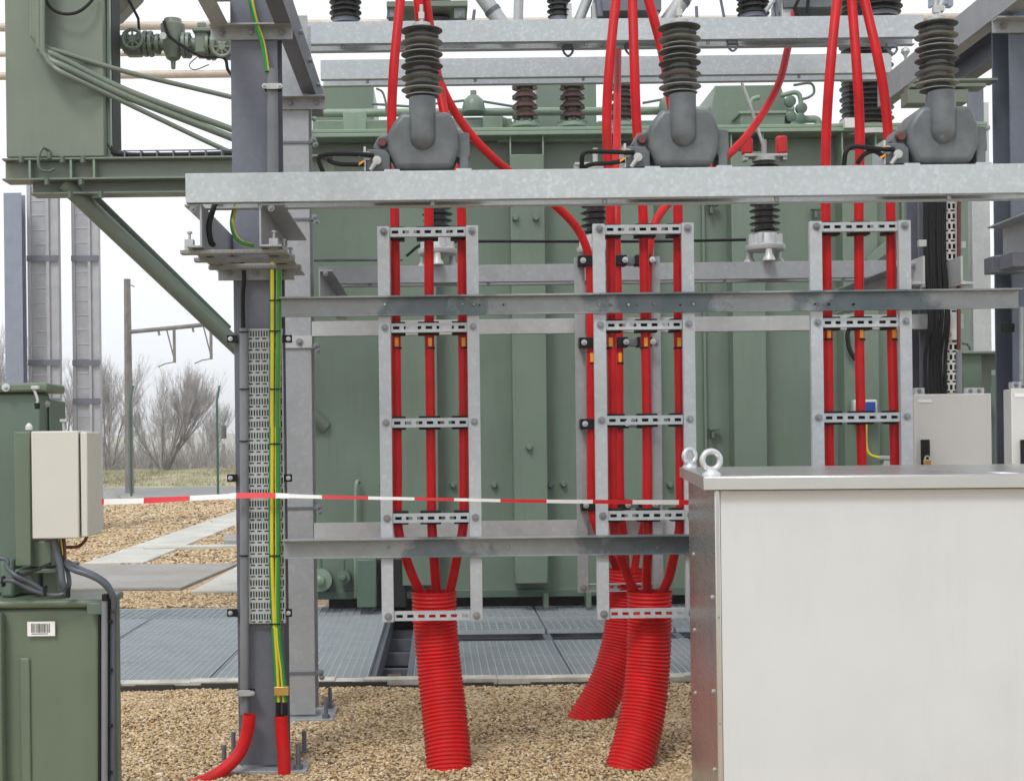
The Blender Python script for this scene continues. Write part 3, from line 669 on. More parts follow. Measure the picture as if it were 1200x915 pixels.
# ------------------------------------------------------------------ INSTRUMENT TRANSFORMERS
def sheds(m, c, z0, z1, n, R, r2, rc, seg=40, rims=False):
    prof = [(rc*1.05, z0)]; p = (z1-z0)/n
    for i in range(n):
        R_ = R if i % 2 else r2; z = z0+p*(i+.18)
        prof += [(rc, z), (rc+(R_-rc)*.3, z+p*.02), (R_*.97, z+p*.05), (R_, z+p*.09), (R_, z+p*.19), (R_*.95, z+p*.25), (rc+(R_-rc)*.25, z+p*.30), (rc, z+p*.42)]
    prof += [(rc, z1)]; q0 = len(m.f); m.lathe(c, prof, seg)
    if rims:
        for i in range(n):
            for j in (2, 3, 4):
                a = q0+(1+7*i+j)*seg; m.mi[a:a+seg] = [1]*seg
def ct(label, px, loops):
    b = P(px, 196, 5.8); z = zc+.121; s = 5.8/F; X = b.x; Y = 5.8
    t = thing('instrument_transformer', label, 'transformer', (X, Y, z), 'grey instrument transformers')
    pr = [(-31, 0), (-36, 12), (-41, 24), (-40, 42), (-34, 54), (-24, 66), (31, 66), (37, 56), (41, 44), (42, 24), (38, 12), (33, 0)]
    m = MB(); m.prism([(X+x*s, z+(y+2)*s) for x, y in pr], Y-.09, Y+.13); m.build('body', 'ct_grey', t, bevel=.022, seg=4)
    m = MB()
    # front bulge : neck running down and closing in a blunt tip
    R = 15.5*s; ring = []
    prof = []
    for i in range(25):
        u = (i/24)**1.6; zz = z+(23+61*u)*s; q_ = min(1, u/.26+.02); prof.append((R*(1-(1-q_)**2)**.5, zz))
    o = len(m.v); seg = 28
    m.lathe((X, Y-.075, 0), [(r_, h_) for r_, h_ in prof], seg)
    m.build('neck', 'ct_grey', t, smooth=60)
    m = MB(); m.lathe((X, Y-.02, z+60*s), [(13.5*s, 0), (13.5*s, 20*s), (12.5*s, 24*s), (10*s, 26*s)], 28); m.build('collar', 'ct_grey', t, smooth=50, bevel=.003)
    m = MB(); sheds(m, (X, Y-.02, 0), z+88*s, z+171*s, 12, 24.5*s, 20*s, 11*s, 48, True); m.build('insulator', ['shed', 'shed_lit_rim'], t, smooth=45)
    m = MB(); m.cyl((X, Y-.02, z+170*s), 10.5*s, 5*s, 24); m.cyl((X, Y-.02, z+175*s), 2.2*s, 22*s, 10); m.box(X-.012, X+.012, Y-.03, Y-.01, z+180*s, z+188*s); m.build('terminal', 'cast', t, bevel=.001)
    m = MB(); m.prism([(X+x*s, z+y*s) for x, y in ((38, 18), (38, 47), (54, 45), (55, 18), (53, 17), (53, 1), (42, 1), (42, 16))], Y-.05, Y+.08); m.build('ear', 'ct_grey', t, bevel=.005)
    for x in (-45, 38):
        m = MB(); m.box(X+x*s, X+(x+18)*s, Y-.085, Y+.12, z-.003, z+2*s); m.build('foot', 'galv_light', t, bevel=.001)
    m = MB(); m.prism([(X+x*s, z+y*s) for x, y in ((-66, 2), (-66, 26), (-44, 26), (-38, 20), (-38, 2))], Y-.07, Y+.06); m.build('terminal_box', 'ct_grey', t, bevel=.004)
    m = MB(); m.box(X-68.5*s, X-66*s, Y-.08, Y+.07, z+1*s, z+29*s); m.build('box_flange', 'galv_light', t, bevel=.001)
    m = MB(); m.prism([(X+x*s, z+y*s) for x, y in ((-58, 30), (-52, 42), (-38, 44), (-36, 18), (-46, 24), (-56, 26))], Y-.05, Y+.05); m.build('shoulder', 'ct_grey', t, bevel=.004)
    m = MB(); m.lathe((X-47*s, Y-.05, z+34*s), [(5.4*s, 0), (5.4*s, -.022), (4.6*s, -.028)], 16, 'Y'); m.build('plug', 'brown', t)
    m = MB(); p0 = Vector((X-53*s, Y-.085, z+12*s)); 
    m.lathe(tuple(p0), [(5*s, 0), (5*s, -.012), (2*s, -.014)], 16, 'Y'); m.tube([p0+Vector((0, -.004, 0)), p0+Vector((-8*s, -.004, -11*s))], [.011, .008], 10); m.build('earth_lug', 'cast', t)
    m = MB(); m.lathe((X-64*s, Y-.075, z+18*s), [(5*s, 0), (5*s, -.006)], 16, 'Y'); m.build('gland', 'cast', t)
    for k, pts in enumerate(loops):
        m = MB(); m.tube(spline([Vector((X+x*s, Y-.085+dy, z+y*s)) for x, y, dy in pts], 8), .0095 if k < 2 else .006, 12); m.build('control_cable', 'black', t, smooth=60)
    for k in range(2):
        m = MB(); x = -70; y = 19-k*10
        m.prism([(X+(x-4)*s, z+(y-3)*s), (X+(x+2)*s, z+(y+1)*s), (X+(x+2)*s, z+(y+3)*s), (X+(x-4)*s, z+(y)*s)], Y-.10, Y-.095); m.build('yellow_marker', 'orange', t)
LA = [[(-57, 18, 0), (-70, 19, -.01), (-100, 20, -.01), (-116, 19, 0), (-121, 15, .01), (-117, 3, .02), (-114, -6, .04)], [(-68, 8, 0), (-82, 8, 0), (-98, 9, 0), (-108, 13, .01), (-110, 17, .03)]]
LB = [[(-57, 18, 0), (-75, 18, -.01), (-100, 19, -.01), (-113, 19, 0), (-117, 14, 0), (-117, 3, .02), (-116, -4, .04)], [(-68, 9, 0), (-85, 6, 0), (-105, 5, .0), (-114, 3, .02)]]
LC = [[(-57, 18, 0), (-75, 18, -.01), (-100, 21, -.01), (-108, 20, 0), (-113, 14, 0), (-113, 3, .02), (-113, -4, .04)], [(-68, 9, 0), (-80, 16, 0), (-92, 12, .0), (-98, 3, .02)]]
ct('left grey instrument transformer on the bright front beam', 496, LA)
ct('middle grey instrument transformer on the bright front beam', 797, LB)
ct('right grey instrument transformer on the bright front beam, under the diagonal channel', 1097, LC)
# ------------------------------------------------------------------ SURGE ARRESTERS on the rear beam
def arrester(label, px, top=185, extra=True):
    D = 8.36; s = D/F; b = P(px, 303, D); X = b.x; z = zr+.10
    t = thing('surge_arrester', label, 'arrester', (X, D, z), 'surge arresters on the rear beam')
    for a in range(3):
        m = MB(); an = a*2*PI/3+.5; m.lathe((X+19*s*math.cos(an), D+19*s*math.sin(an), z+.001), [(7.5*s, 0), (7*s, 3*s), (4.2*s, 7*s), (3.8*s, 13.5*s)], 16); m.build('insulating_foot', 'cast', t)
    m = MB(); m.lathe((X, D, z+9*s), [(12*s, 4*s), (22*s, 5*s), (23*s, 7*s), (23*s, 11*s), (18*s, 13*s), (16*s, 22*s), (12*s, 27*s)], 24)
    for k in range(7):
        an = k*2*PI/7-.3; c_, s_ = math.cos(an), math.sin(an); m.tube([Vector((X+c_*17*s, D+s_*17*s, z+21*s)), Vector((X+c_*16*s, D+s_*16*s, z+33*s))], 4*s, 6)
    m.build('base_casting', 'galv_pale', t, smooth=40, bevel=.002)
    zt = P(px, top, D).z; m = MB(); n = int((zt-z-36*s)/(7.2*s)); sheds(m, (X, D, 0), z+36*s, zt, n, 18*s, 17*s, 11.5*s, 32); m.build('insulator', 'shed_black', t, smooth=45)
    m = MB(); m.cyl((X, D, zt), 14*s, 5*s, 24); m.box(X-25*s, X+25*s, D-.05, D+.05, zt+5*s, zt+8*s); m.box(X-25*s, X-20*s, D-.04, D+.04, zt+1*s, zt+5*s); m.box(X+20*s, X+25*s, D-.04, D+.04, zt+1*s, zt+5*s)
    m.build('top_plate', 'cast', t, bevel=.002)
    m = MB(); m.cyl((X, D, zt+8*s), 3*s, 18*s, 10); m.build('stud', 'cast', t)
    if extra:
        for dx in (-20, 20):
            m = MB(); m.box(X+(dx-6)*s, X+(dx+6)*s, D-.03, D+.03, zt+9*s, zt+30*s-abs(min(0, dx))*.1*s); m.build('red_block', 'red_paint', t, bevel=.012)
        m = MB(); m.tube([Vector((X, D, zt+15*s)), Vector((X-13*s, D, zt+58*s)), Vector((X-26*s, D-.02, zt+92*s))], .009, 10); m.build('lead_rod', 'zinc', t)
arrester('black surge arrester behind the left ladder cables', 513, 200, False)
arrester('black surge arrester left of the middle cable ladder', 699, 200, False)
arrester('black surge arrester with two red blocks between the middle and right ladders', 897, 190, True)
def thin_rod(label, pts, r, mat, name='rod'):
    m = MB(); m.tube(spline(pts_px(pts), 6), r, 8); tag(m.build(name, mat), label, 'rod')
m = MB(); m.tube(spline(pts_px([(476, 300, 8.7), (500, 285, 8.7), (560, 283, 8.7), (640, 283, 8.7), (760, 283, 8.7), (874, 281, 8.7)]), 8), .009, 8)
tag(m.build('earth_wire', 'black'), 'thin black earth wire linking the surge arresters', 'wire')
m = MB(); m.tube([P(368, 305, 8.2), P(472, 304, 8.2)], .010, 10); tag(m.build('round_bar', 'galv_dark'), 'short horizontal bar beside the left ladder top', 'rod')
# ------------------------------------------------------------------ SWITCHGEAR on top beams
def post_ins(T_, px, D, ytop, ybot, Rpx, mat='shed_black', n=None):
    s = D/F; b = P(px, ybot, D); z1_ = P(px, ytop, D).z; R = Rpx*s
    n = n or int((z1_-b.z)/(6.3*s)); m = MB(); m.cyl(tuple(b), R*.8, .025, 24); m.build('insulator_foot', 'galv_dark', T_)
    m = MB(); sheds(m, (b.x, D, 0), b.z+.02, z1_, n, R, R*.93, R*.66, 32); m.build('insulator', mat, T_, smooth=45)
def gtube(T_, pts, r, mat='galv_pale', band=None):
    m = MB(); m.tube(pts_px(pts), r, 20); tb_ = m.build('operating_tube', mat, T_)
    if band:
        a = Vector(pts_px(pts)[0]); b = Vector(pts_px(pts)[-1]); c = a.lerp(b, band); d = (b-a).normalized()
        m = MB(); m.tube([c-d*.012, c+d*.012], r+.004, 20); m.build('band', 'galv_dark', tb_)
zt1 = ZT+.125
dl = thing('disconnector_switch', 'switch with black insulators above the left instrument transformer', 'switch', tuple(P(480, 27, 8.16)), 'disconnector switches on the uppermost beam')
dm = thing('disconnector_switch', 'switch with black insulators in the top middle, behind the fanned red cables', 'switch', tuple(P(700, 25, 8.16)), 'disconnector switches on the uppermost beam')
dr = thing('disconnector_switch', 'switch with black insulators at the top right, above the middle and right cables', 'switch', tuple(P(950, 22, 8.16)), 'disconnector switches on the uppermost beam')
for T_, px, yb, R in ((dl, 405, 26, 19), (dm, 655, 24, 14), (dr, 883, 21, 20), (dr, 1030, 20, 27)): post_ins(T_, px, 8.16, -120, yb+2, R)
post_ins(dl, 514, 8.3, -2, 28, 15, n=4); post_ins(dm, 728, 8.3, 6, 27, 22, n=3)
m = MB(); m.pb(453, 1, 548, 8, 8.1, .35); m.pb(456, 8.1, 470, 20, 8.12, .1); m.pb(532, 8.1, 545, 22, 8.12, .1); m.build('base_frame', 'green_box', dl, bevel=.004)
m = MB(); m.pb(700, -14, 775, 13, 8.1, .35); m.build('mechanism_box', 'galv_dark', dm, bevel=.004)
m = MB(); m.pb(918, -10, 985, 9, 8.1, .3); m.build('mechanism_box', 'ct_grey', dr, bevel=.004)
for x in (460, 540): q = P(x, 22, 8.15); m = MB(); m.lathe(tuple(q), [(.03, .05), (.035, 0), (.012, -.02), (.01, -.05)], 12); m.build('stud', 'galv_dark', dl)
gtube(dl, [(540, -40, 8.2), (592, 34, 8.2)], .045, band=.72)
gtube(dl, [(609, -40, 8.6), (607, 30, 8.6)], .03)
gtube(dm, [(830, -42, 8.2), (779, 30, 8.2)], .045, band=.6)
gtube(dr, [(843, -8, 8.2), (850, 28, 8.2)], .008, 'galv_dark')
gtube(dm, [(692, -10, 8.2), (676, 30, 8.2)], .03, 'galv_pale')
gtube(dr, [(918, -14, 8.1), (896, 14, 8.1)], .014, 'galv_pale'); gtube(dr, [(905, -14, 8.12), (912, 24, 8.12)], .012, 'galv_dark'); gtube(dr, [(940, -10, 8.1), (931, 10, 8.1), (938, 24, 8.1)], .009, 'black'); gtube(dr, [(948, -10, 8.1), (946, 12, 8.1), (951, 26, 8.1)], .009, 'black')
gtube(dm, [(700, -8, 8.1), (703, 20, 8.1)], .02, 'galv_dark'); gtube(dl, [(556, 12, 8.1), (554, 28, 8.1)], .009, 'galv_dark'); gtube(dm, [(816, 8, 8.1), (817, 28, 8.1)], .009, 'galv_dark')
for x, T_ in ((667, dm), (697, dm), (769, dm)): m = MB(); m.pb(x-3, 4, x+3, 24.9, 8.12, .03); m.pb(x-8, 25, x+8, 29, 8.11, .06); m.build('foot_bracket', 'galv_pale', T_, bevel=.002)
m = MB(); m.pb(916, 2, 930, 25, 8.12, .04); m.build('foot_bracket', 'galv_pale', dr, bevel=.002)
m = MB(); m.pb(927.6, 14, 930.4, 25, 8.10, .015); m.build('red_marker', 'red_paint', dr)
for (x, y, D) in ((858, 58, 8.1), (1045, 62, 8.1), (738, 62, 8.2), (665, 64, 8.2)):
    m = MB(); m.tube(spline(pts_px([(x-6, y-10, D), (x-4, y-2, D), (x+1, y+2, D), (x+6, y-3, D), (x+5, y-9, D)]), 5), .007, 8); m.pb(x-5, y-12, x+6, y-7, D-.02, .04)
    m.build('hanger_clip', 'galv_dark', tb1)
m = MB(); q = P(1061, 60, 8.1); m.lathe(tuple(q), [(.006, .02), (.022, .012), (.026, -.006), (.01, -.03), (.004, -.06)], 16); m.build('drop_fitting', 'cast', tb1)
# ledge and clamps behind right transformer
mr = thing('mounting_bracket', 'pair of thin mossy rails with blocks behind the right instrument transformer', 'bracket', tuple(P(1110, 120, 6.3)))
m = MB(); m.pb(1068, 98, 1156, 102, 6.3, .1); m.build('thin_rail', 'green_box', mr, bevel=.002)
m = MB(); m.pb(1073, 92, 1170, 95, 6.55, .1); m.build('thin_rail', 'green_box', mr, bevel=.002)
m = MB(); m.pb(1064, 105, 1088, 121, 6.3, .1); m.build('rail_block', 'green_box', mr, bevel=.002)
m = MB(); m.pb(1120, 105, 1135, 120, 6.3, .1); m.build('rail_block', 'green_box', mr, bevel=.002)
m = MB(); m.tube(spline(pts_px([(1103, -20, 6.3), (1104, 0, 6.3), (1100, 12, 5.9), (1103, 24, 5.85)]), 6), .008, 8); m.pb(1095, 6, 1107, 13, 5.9, .03); tag(m.build('dropper_wire', 'cast'), 'short wire dropping onto the top of the right instrument transformer', 'wire')
m = MB(); m.pb(1091, -30, 1094, 7, 60, .4); m.pb(1094.1, -30, 1111, 5, 60.05, .3); m.pb(1111.1, -30, 1117, 7, 60, .4); tag(m.build('signal_box', 'galv_blue'), 'small dark framed box far behind, above the right transformer', 'box')
# ------------------------------------------------------------------ MAIN TRANSFORMER
TD = 12.5
def tz(py, D=TD): return P(760, py, D).z
TX0, TX1 = P(366, 400, TD).x, P(1137, 400, TD).x
ztop, zbot = P(515, 163, TD).z, P(515, 697, TD).z
T = thing('power_transformer', 'huge green power transformer tank filling the background', 'transformer', ((TX0+TX1)/2, TD+1, 0))
m = MB(); m.box(TX0, TX1, TD, TD+2.4, zbot, ztop-.03); m.build('tank', 'tank', T, bevel=.01)
m = MB(); m.box(TX0-.12, TX1+.1, TD-.26, TD+2.55, ztop-.03, ztop+.005); m.build('tank_flange', 'tank_light', T, bevel=.006)
m = MB(); m.box(TX0-.1, TX1+.08, TD-.25, TD+2.5, ztop+.008, ztop+.04); m.build('cover_plate', 'tank_light', T, bevel=.006)
def rib(px0, px1, ptop, pbot, dep=.22):
    x0 = P(px0, 400, TD-dep).x; x1 = P(px1, 400, TD-dep).x; a = P(515, ptop, TD-dep).z; b = P(515, pbot, TD-dep).z
    m = MB(); m.box(x0, x1, TD-dep, TD-.001, b, a); return m.build('rib', 'tank', T, bevel=.008)
for a, b in ((468, 512), (600, 640), (729, 768), (859, 898), (989, 1030)):
    rib(a, b, 182, 686 if a < 700 else 690)
    x0 = P(a, 400, TD-.22).x; x1 = P(b, 400, TD-.22).x
    # shelf bracket on top of every rib, with a dark pocket
    m = MB(); t = .012
    zt_, zb_ = tz(166, TD-.15), tz(183, TD-.15)
    
    for xa in (x0, x1-t): m = MB(); m.box(xa, xa+t, TD-.22, TD, zb_+.01, ztop-.031); m.build('pocket_bracket', 'tank_light', T)
# thin seams and bosses
for px in (826, 1060):
    x = P(px, 400, TD-.05).x; m = MB(); m.box(x-.012, x+.012, TD-.05, TD-.002, zbot+.15, ztop-.1); m.build('stiffener', 'tank', T, bevel=.003)
for (x, y) in ((448, 568), (531, 568), (579, 568), (660, 567), (620, 524), (604, 256), (628, 256), (645, 568), (785, 568), (838, 570), (905, 300), (620, 652)):
    q = P(x, y, TD-(.222 if 600 < x < 640 else .002)); m = MB(); m.lathe(tuple(q), [(.028, 0), (.028, -.03), (.02, -.045)], 16, 'Y'); m.build('lifting_boss', 'tank', T)
for (x, y) in ((828, 245), (830, 507), (950, 250)):
    q = P(x, y, TD-.03); m = MB(); m.box(q.x, q.x+.10, q.y-.06, q.y, q.z+.02, q.z+.04); m.box(q.x+.02, q.x+.05, q.y-.05, q.y, q.z-.05, q.z+.02); m.build('hook', 'tank_dark', T, bevel=.004)
q = P(417, 590, TD-.1); m = MB(); m.tube(spline([P(417, 700, TD-.1), P(417, 590, TD-.1), P(418, 566, TD-.1), P(421, 565, TD-.05)], 6), .018, 10); m.build('thin_pipe', 'tank_light', T)
# bottom skirt, skids and painted recess shade
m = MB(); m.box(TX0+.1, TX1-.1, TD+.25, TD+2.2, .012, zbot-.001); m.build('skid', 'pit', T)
m = MB(); m.box(TX0-.03, TX1+.03, TD-.07, TD+.1, zbot-.02, zbot+.05); m.build('bottom_flange', 'tank_dark', T, bevel=.005)
m = MB(); m.pb(418, 655, 441, 712, TD-.3, .25); m.build('recess_shade_pad', 'tank_dark', T, bevel=.01)  # dark green block, tone stands for the recess shade
m = MB(); m.pb(441.5, 655, 476, 712, TD-.1, .02); m.build('recess_shade_plate', 'flat_black', T, bevel=.01)  # flat black plate painted as the deep shade of a recess
m = MB(); m.pb(604, 650, 642, 684, TD-.34, .33); m.build('rib_foot', 'tank', T, bevel=.01)
for x in (640, 690): m = MB(); m.pb(x-3, 695, x+3, 712, TD-.2, .15); m.build('gusset', 'tank', T)
# valves low left
for (x, y, r) in ((376, 679, .10), (403, 676, .06)):
    q = P(x, y, TD-.18); m = MB(); m.cyl((q.x, q.y, q.z), r*.9, .17, 20, 'Y'); m.build('valve_body', 'tank', T, bevel=.005)
    m = MB(); m.lathe((q.x, q.y-.02, q.z), [(r, 0), (r, -.03), (r*.4, -.035), (r*.4, -.09), (r*.25, -.1)], 20, 'Y'); m.build('valve_wheel', 'tank_light' if r > .08 else 'tank_dark', T, smooth=40)
    m = MB(); m.tube([Vector((q.x, q.y, q.z+r)), Vector((q.x, q.y, q.z+r+.09))], .015, 8); m.build('valve_stem', 'tank_dark', T)
# green pipes and boxes on the cover
def tbox(name, x0, y0, x1, y1, D, dep, mat='tank_light', bev=.008): m = MB(); m.pb(x0, y0, x1, y1, D, dep); return m.build(name, mat, T, bevel=bev)
m = MB(); m.tube([P(366, 133, TD+.6), P(930, 129, TD+.6)], .038, 16); m.build('header_pipe', 'tank_light', T)
tbox('radiator_panel', 368, 100, 438, 158, TD+1.1, 1.2, 'tank'); tbox('radiator_panel', 628, 98, 699, 158, TD+1.1, 1.2, 'tank')
tbox('junction_box', 402, 131, 429, 154, TD+.2, .25); tbox('junction_box', 480, 133, 499, 160, TD+.5, .2, 'tank_light')
tbox('cover_riser', 366, 140, 600, 160, TD+.75, 1, 'tank_light'); tbox('cover_riser', 700, 141, 830, 160, TD+.75, 1, 'tank_light')
tbox('bushing_plate', 583, 152, 832, 165, TD-.1, .8, 'tank_light')
tbox('cover_hump', 505, 137, 595, 163, TD+.5, .3, 'tank', .03); tbox('cover_hump', 566, 136, 590, 160, TD+.4, .1, 'tank', .01)
for x in (555, 785, 850):
    q = P(x, 132, TD+.5); m = MB(); m.lathe((q.x, q.y, q.z), [(.10, 0), (.105, .05), (.09, .11), (.05, .15), (.03, .16), (.028, .2)], 20); m.build('lifting_lug', 'tank', T, smooth=50)
def bush(px, D, ybase, ytop, Rpx, mat, n, cap=True):
    s = D/F; b = P(px, ybase, D); zt_ = P(px, ytop, D).z
    r = MB(); r.lathe(tuple(b), [(Rpx*1.15*s, 0), (Rpx*1.15*s, .03), (Rpx*.8*s, .05)], 24); base = r.build('bushing_flange', 'tank_light', T, smooth=40)
    m = MB(); prof = [(Rpx*.62*s, b.z+.05)]; p = (zt_-b.z-.05)/n
    for i in range(n):
        z = b.z+.05+p*(i+.55); prof += [(Rpx*.62*s, z), (Rpx*s, z-.01), (Rpx*s*1.02, z+.012), (Rpx*.62*s, z+.05)]
    prof.append((Rpx*.62*s, zt_)); m.lathe((b.x, D, 0), prof, 28); m.build('bushing', mat, T, smooth=45)
    for k in range(10):
        an = k*PI/5; q = Vector((b.x+Rpx*1.02*s*math.cos(an), D+Rpx*1.02*s*math.sin(an), b.z+.03)); m = MB(); m.cyl(tuple(q), .014, .025, 6); m.build('bolt', 'tank_dark', base)
    m = MB(); m.cyl((b.x, D, zt_), Rpx*.4*s, .1, 16); m.build('bushing_cap', 'cast', T)
bush(615.5, TD+.3, 150, 98, 15, 'shed_brown', 4); bush(671, TD+.3, 150, 98, 15, 'shed_brown', 4); bush(730, TD+.3, 150, 98, 15, 'shed_brown', 4)
def bigbush(px, D, ybase, ytop, Rpx, n):
    s = D/F; b = P(px, ybase, D); zt_ = P(px, ytop, D).z; m = MB(); sheds(m, (b.x, D, 0), b.z+.1, zt_, n, Rpx*s, Rpx*.93*s, Rpx*.62*s, 32); m.build('high_voltage_bushing', 'shed_black', T, smooth=45)
    m = MB(); m.lathe(tuple(b), [(Rpx*s, 0), (Rpx*s, .04), (Rpx*.75*s, .06), (Rpx*.8*s, .1)], 24); m.build('bushing_base', 'cast', T, smooth=40)
bigbush(1016, TD-.05, 162, -160, 31, 50)
m = MB(); m.pb(990, 138, 1012, 150, TD-.3, .2); m.build('white_box', 'white', T, bevel=.005)
# right-hand sloped box, valves
m = MB(); x0, x1, x2, x3 = [P(p, 130, TD+.4).x for p in (829, 838, 915, 935)]; za, zb2 = P(870, 160, TD+.4).z, P(870, 100, TD+.4).z
m.prism([(x0, za), (x1, zb2), (x2, zb2), (x3, za)], TD+.4, TD+1.6); m.build('sloped_housing', 'tank', T, bevel=.01)
tbox('motor_box', 868, 132, 920, 158, TD+.05, .3, 'tank'); tbox('motor_box_lid', 866, 130, 922, 133, TD+.03, .34, 'tank_light', .003)
for pts in ([(918, 140), (945, 140), (958, 142), (958, 160)], [(915, 112), (937, 112), (937, 160)], [(880, 132), (881, 118), (890, 114)], [(918, 150), (940, 149), (948, 152), (949, 162)]):
    m = MB(); m.tube(spline([P(x, y, TD+.2) for x, y in pts], 6), .035 if len(pts) > 3 else .022, 12); m.build('pipe', 'tank_light', T, smooth=60)
for (x, y) in ((926, 138), (936, 140), (930, 150), (938, 128), (925, 120)):
    q = P(x, y, TD+.15); m = MB(); m.lathe((q.x, q.y, q.z), [(.05, 0), (.05, -.05), (.03, -.06)], 14, 'Y'); m.build('valve', 'tank_dark', T)
m = MB(); m.tube(spline([P(x, y, TD+.2) for x, y in ((930, 100), (950, 98), (954, 108), (948, 114), (938, 117))], 6), .012, 8); m.build('hose', 'tank_dark', T)
m = MB(); m.tube(spline([P(x, y, TD+.2) for x, y in ((441, 104), (448, 108), (452, 120), (453, 132))], 6), .010, 8); m.build('hose', 'tank_dark', T)
for a, b in (((436, 122), (480, 125)), ((480, 125), (553, 117)), ((553, 117), (602, 125)), ((753, 121), (786, 115))):
    m = MB(); m.tube([P(*a, TD+.5), P(*b, TD+.5)], .012, 8); m.build('guard_wire', 'tank_dark', T)
# gauge, yellow lead on the right part of the tank
m = MB(); m.pb(1000, 468, 1029, 489, TD-.35, .1); g = m.build('gauge_case', 'cast', T, bevel=.02); m = MB(); m.pb(1012, 471, 1026, 488, TD-.362, .01); m.build('gauge_face', 'blue', g); m = MB(); m.pb(1014, 483, 1024, 487.5, TD-.368, .005); m.build('gauge_label', 'paper', g)
m = MB(); m.tube(spline([P(x, y, TD-.33) for x, y in ((1015, 490), (1015, 520), (1019, 532), (1030, 536), (1040, 536))], 6), .013, 8); m.build('yellow_lead', 'yellow', T)
m = MB(); m.pb(1031, 534, 1045, 538, TD-.35, .05); m.pb(1036, 540, 1043, 548, TD-.35, .05); m.build('lead_bracket', 'cast', T, bevel=.003)
m = MB(); m.tube(spline([P(x, y, TD-.28) for x, y in ((995, 385), (993, 395), (996, 410), (1003, 422))], 6), .02, 8); m.build('hose', 'black', T)
m = MB(); m.prism([(P(1012, 0, TD-.3).x-0, P(1012, 303, TD-.3).z), (P(1040, 290, TD-.3).x, P(1040, 281, TD-.3).z), (P(1054, 290, TD-.3).x, P(1054, 281, TD-.3).z), (P(1054, 290, TD-.3).x, P(1054, 288, TD-.3).z), (P(1014, 0, TD-.3).x, P(1014, 312, TD-.3).z)], TD-.3, TD-.02); m.build('support_gusset', 'tank', T, bevel=.004)
m = MB(); m.pb(825, 527, 833, 531, TD-.2, .02); m.build('small_plate', 'cream', T); m = MB(); m.pb(824, 532, 834, 549, TD-.2, .08); m.build('drain_valve', 'tank_dark', T, bevel=.01)
m = MB(); m.tube([P(870, 98, 10.5), P(893, 170, 10.2), P(896, 184, 10)], .012, 8); 
# ------------------------------------------------------------------ TALL GREEN CABINET top left
BD = 11.2
K = thing('tap_changer_cabinet', 'tall green cabinet on bracket beams at the upper left, propped by a slanted pipe', 'cabinet', (P(65, 185, BD).x, BD, P(65, 228, BD).z))
m = MB(); m.pb(5, -230, 120, 184, BD, .55); m.build('body', 'green_box', K, bevel=.008)
m = MB(); x = P(121, 100, BD).x; m.box(x+.006, x+.03, BD+.1, BD+.16, P(120, 183, BD).z, P(120, -200, BD).z); m.build('side_strip', 'tank_light', K)
m = MB(); x = P(122, 100, BD).x; m.box(x+.004, x+.02, BD+.2, BD+.5, P(120, 183, BD).z, P(120, -200, BD).z); m.build('side_panel', 'flat_black', K)
zz = [P(110, y, BD).z for y in (187, 211)]
m = MB(); x0, x1 = P(5, 200, BD).x, TX0+.3
m.box(x0, x1, BD+.03, BD+.045, zz[1]+.01, zz[0]-.01); m.box(x0, x1, BD-.06, BD+.15, zz[0]-.0095, zz[0]+.006); m.box(x0, x0+1.95, BD-.06, BD+.15, zz[1]-.006, zz[1]+.0095); m.build('upper_beam', 'green_box', K, bevel=.003)
zz2 = [P(110, y, BD+.1).z for y in (213, 229)]
m = MB(); m.box(P(35, 220, BD).x, x1, BD+.08, BD+.1, zz2[1]+.012, zz2[0]-.001); m.box(P(35, 220, BD).x, x1, BD, BD+.2, zz2[1]-.004, zz2[1]+.0115); m.build('lower_beam', 'green_box', K, bevel=.003)
for px in (37, 85, 112):
    m = MB(); q = P(px, 200, BD); m.box(q.x-.008, q.x+.008, BD-.055, BD+.03, zz[1]+.01, zz[0]-.01); m.build('stiffener', 'tank_light', K)
for px, py in ((25, 191), (73, 191), (97, 191), (55, 217), (95, 217), (58, 186), (82, 232), (118, 232)):
    q = P(px, py, BD-.06); m = MB(); m.cyl(tuple(q), .022, .05, 6); m.build('bolt', 'tank_dark', K)
m = MB(); m.tube([P(74, 214, BD+.05), P(290, 418, BD+.9), P(380, 500, TD)], .068, 24); m.build('prop_pipe', 'green_box', K)
m = MB(); m.tube([P(106, 226, BD+.35), P(268, 385, BD+1.1)], .03, 12); m.build('rear_prop', 'tank_dark', K)
for k, pts in enumerate(([(38, -60), (38, 30), (40, 44), (50, 54), (70, 61), (150, 85), (275, 115), (370, 140)], [(42, -60), (42, 32), (44, 48), (53, 60), (70, 68), (150, 107), (275, 153), (370, 190)], [(46, -60), (46, 44), (49, 59), (58, 70), (80, 81), (150, 114), (275, 163), (370, 203)], [(50, -60), (50, 50), (53, 66), (62, 78), (84, 91), (150, 122), (275, 181), (370, 220)])):
    pts = [(x, y, BD-.08-(.03*k) if x < 120 else BD+.0+(x-120)*.002) for x, y in pts]
    m = MB(); m.tube(spline(pts_px(pts), 8), (.020, .027, .03, .02)[k], 14); m.build('conduit', 'green_box', K, smooth=60)
m = MB(); m.tube(spline(pts_px([(52, -6, BD-.05), (58, 8, BD-.08), (72, 16, BD-.1), (90, 15, BD-.1), (105, 4, BD-.08), (112, -8, BD-.05)]), 6), .013, 10); m.build('hose', 'black', K)
m = MB(); m.tube(spline(pts_px([(59, 178, BD-.03), (50, 174, BD-.08), (45, 186, BD-.1), (47, 198, BD-.1), (56, 201, BD-.08), (64, 198, BD-.05)]), 6), .012, 10); m.build('hose', 'tank_dark', K)
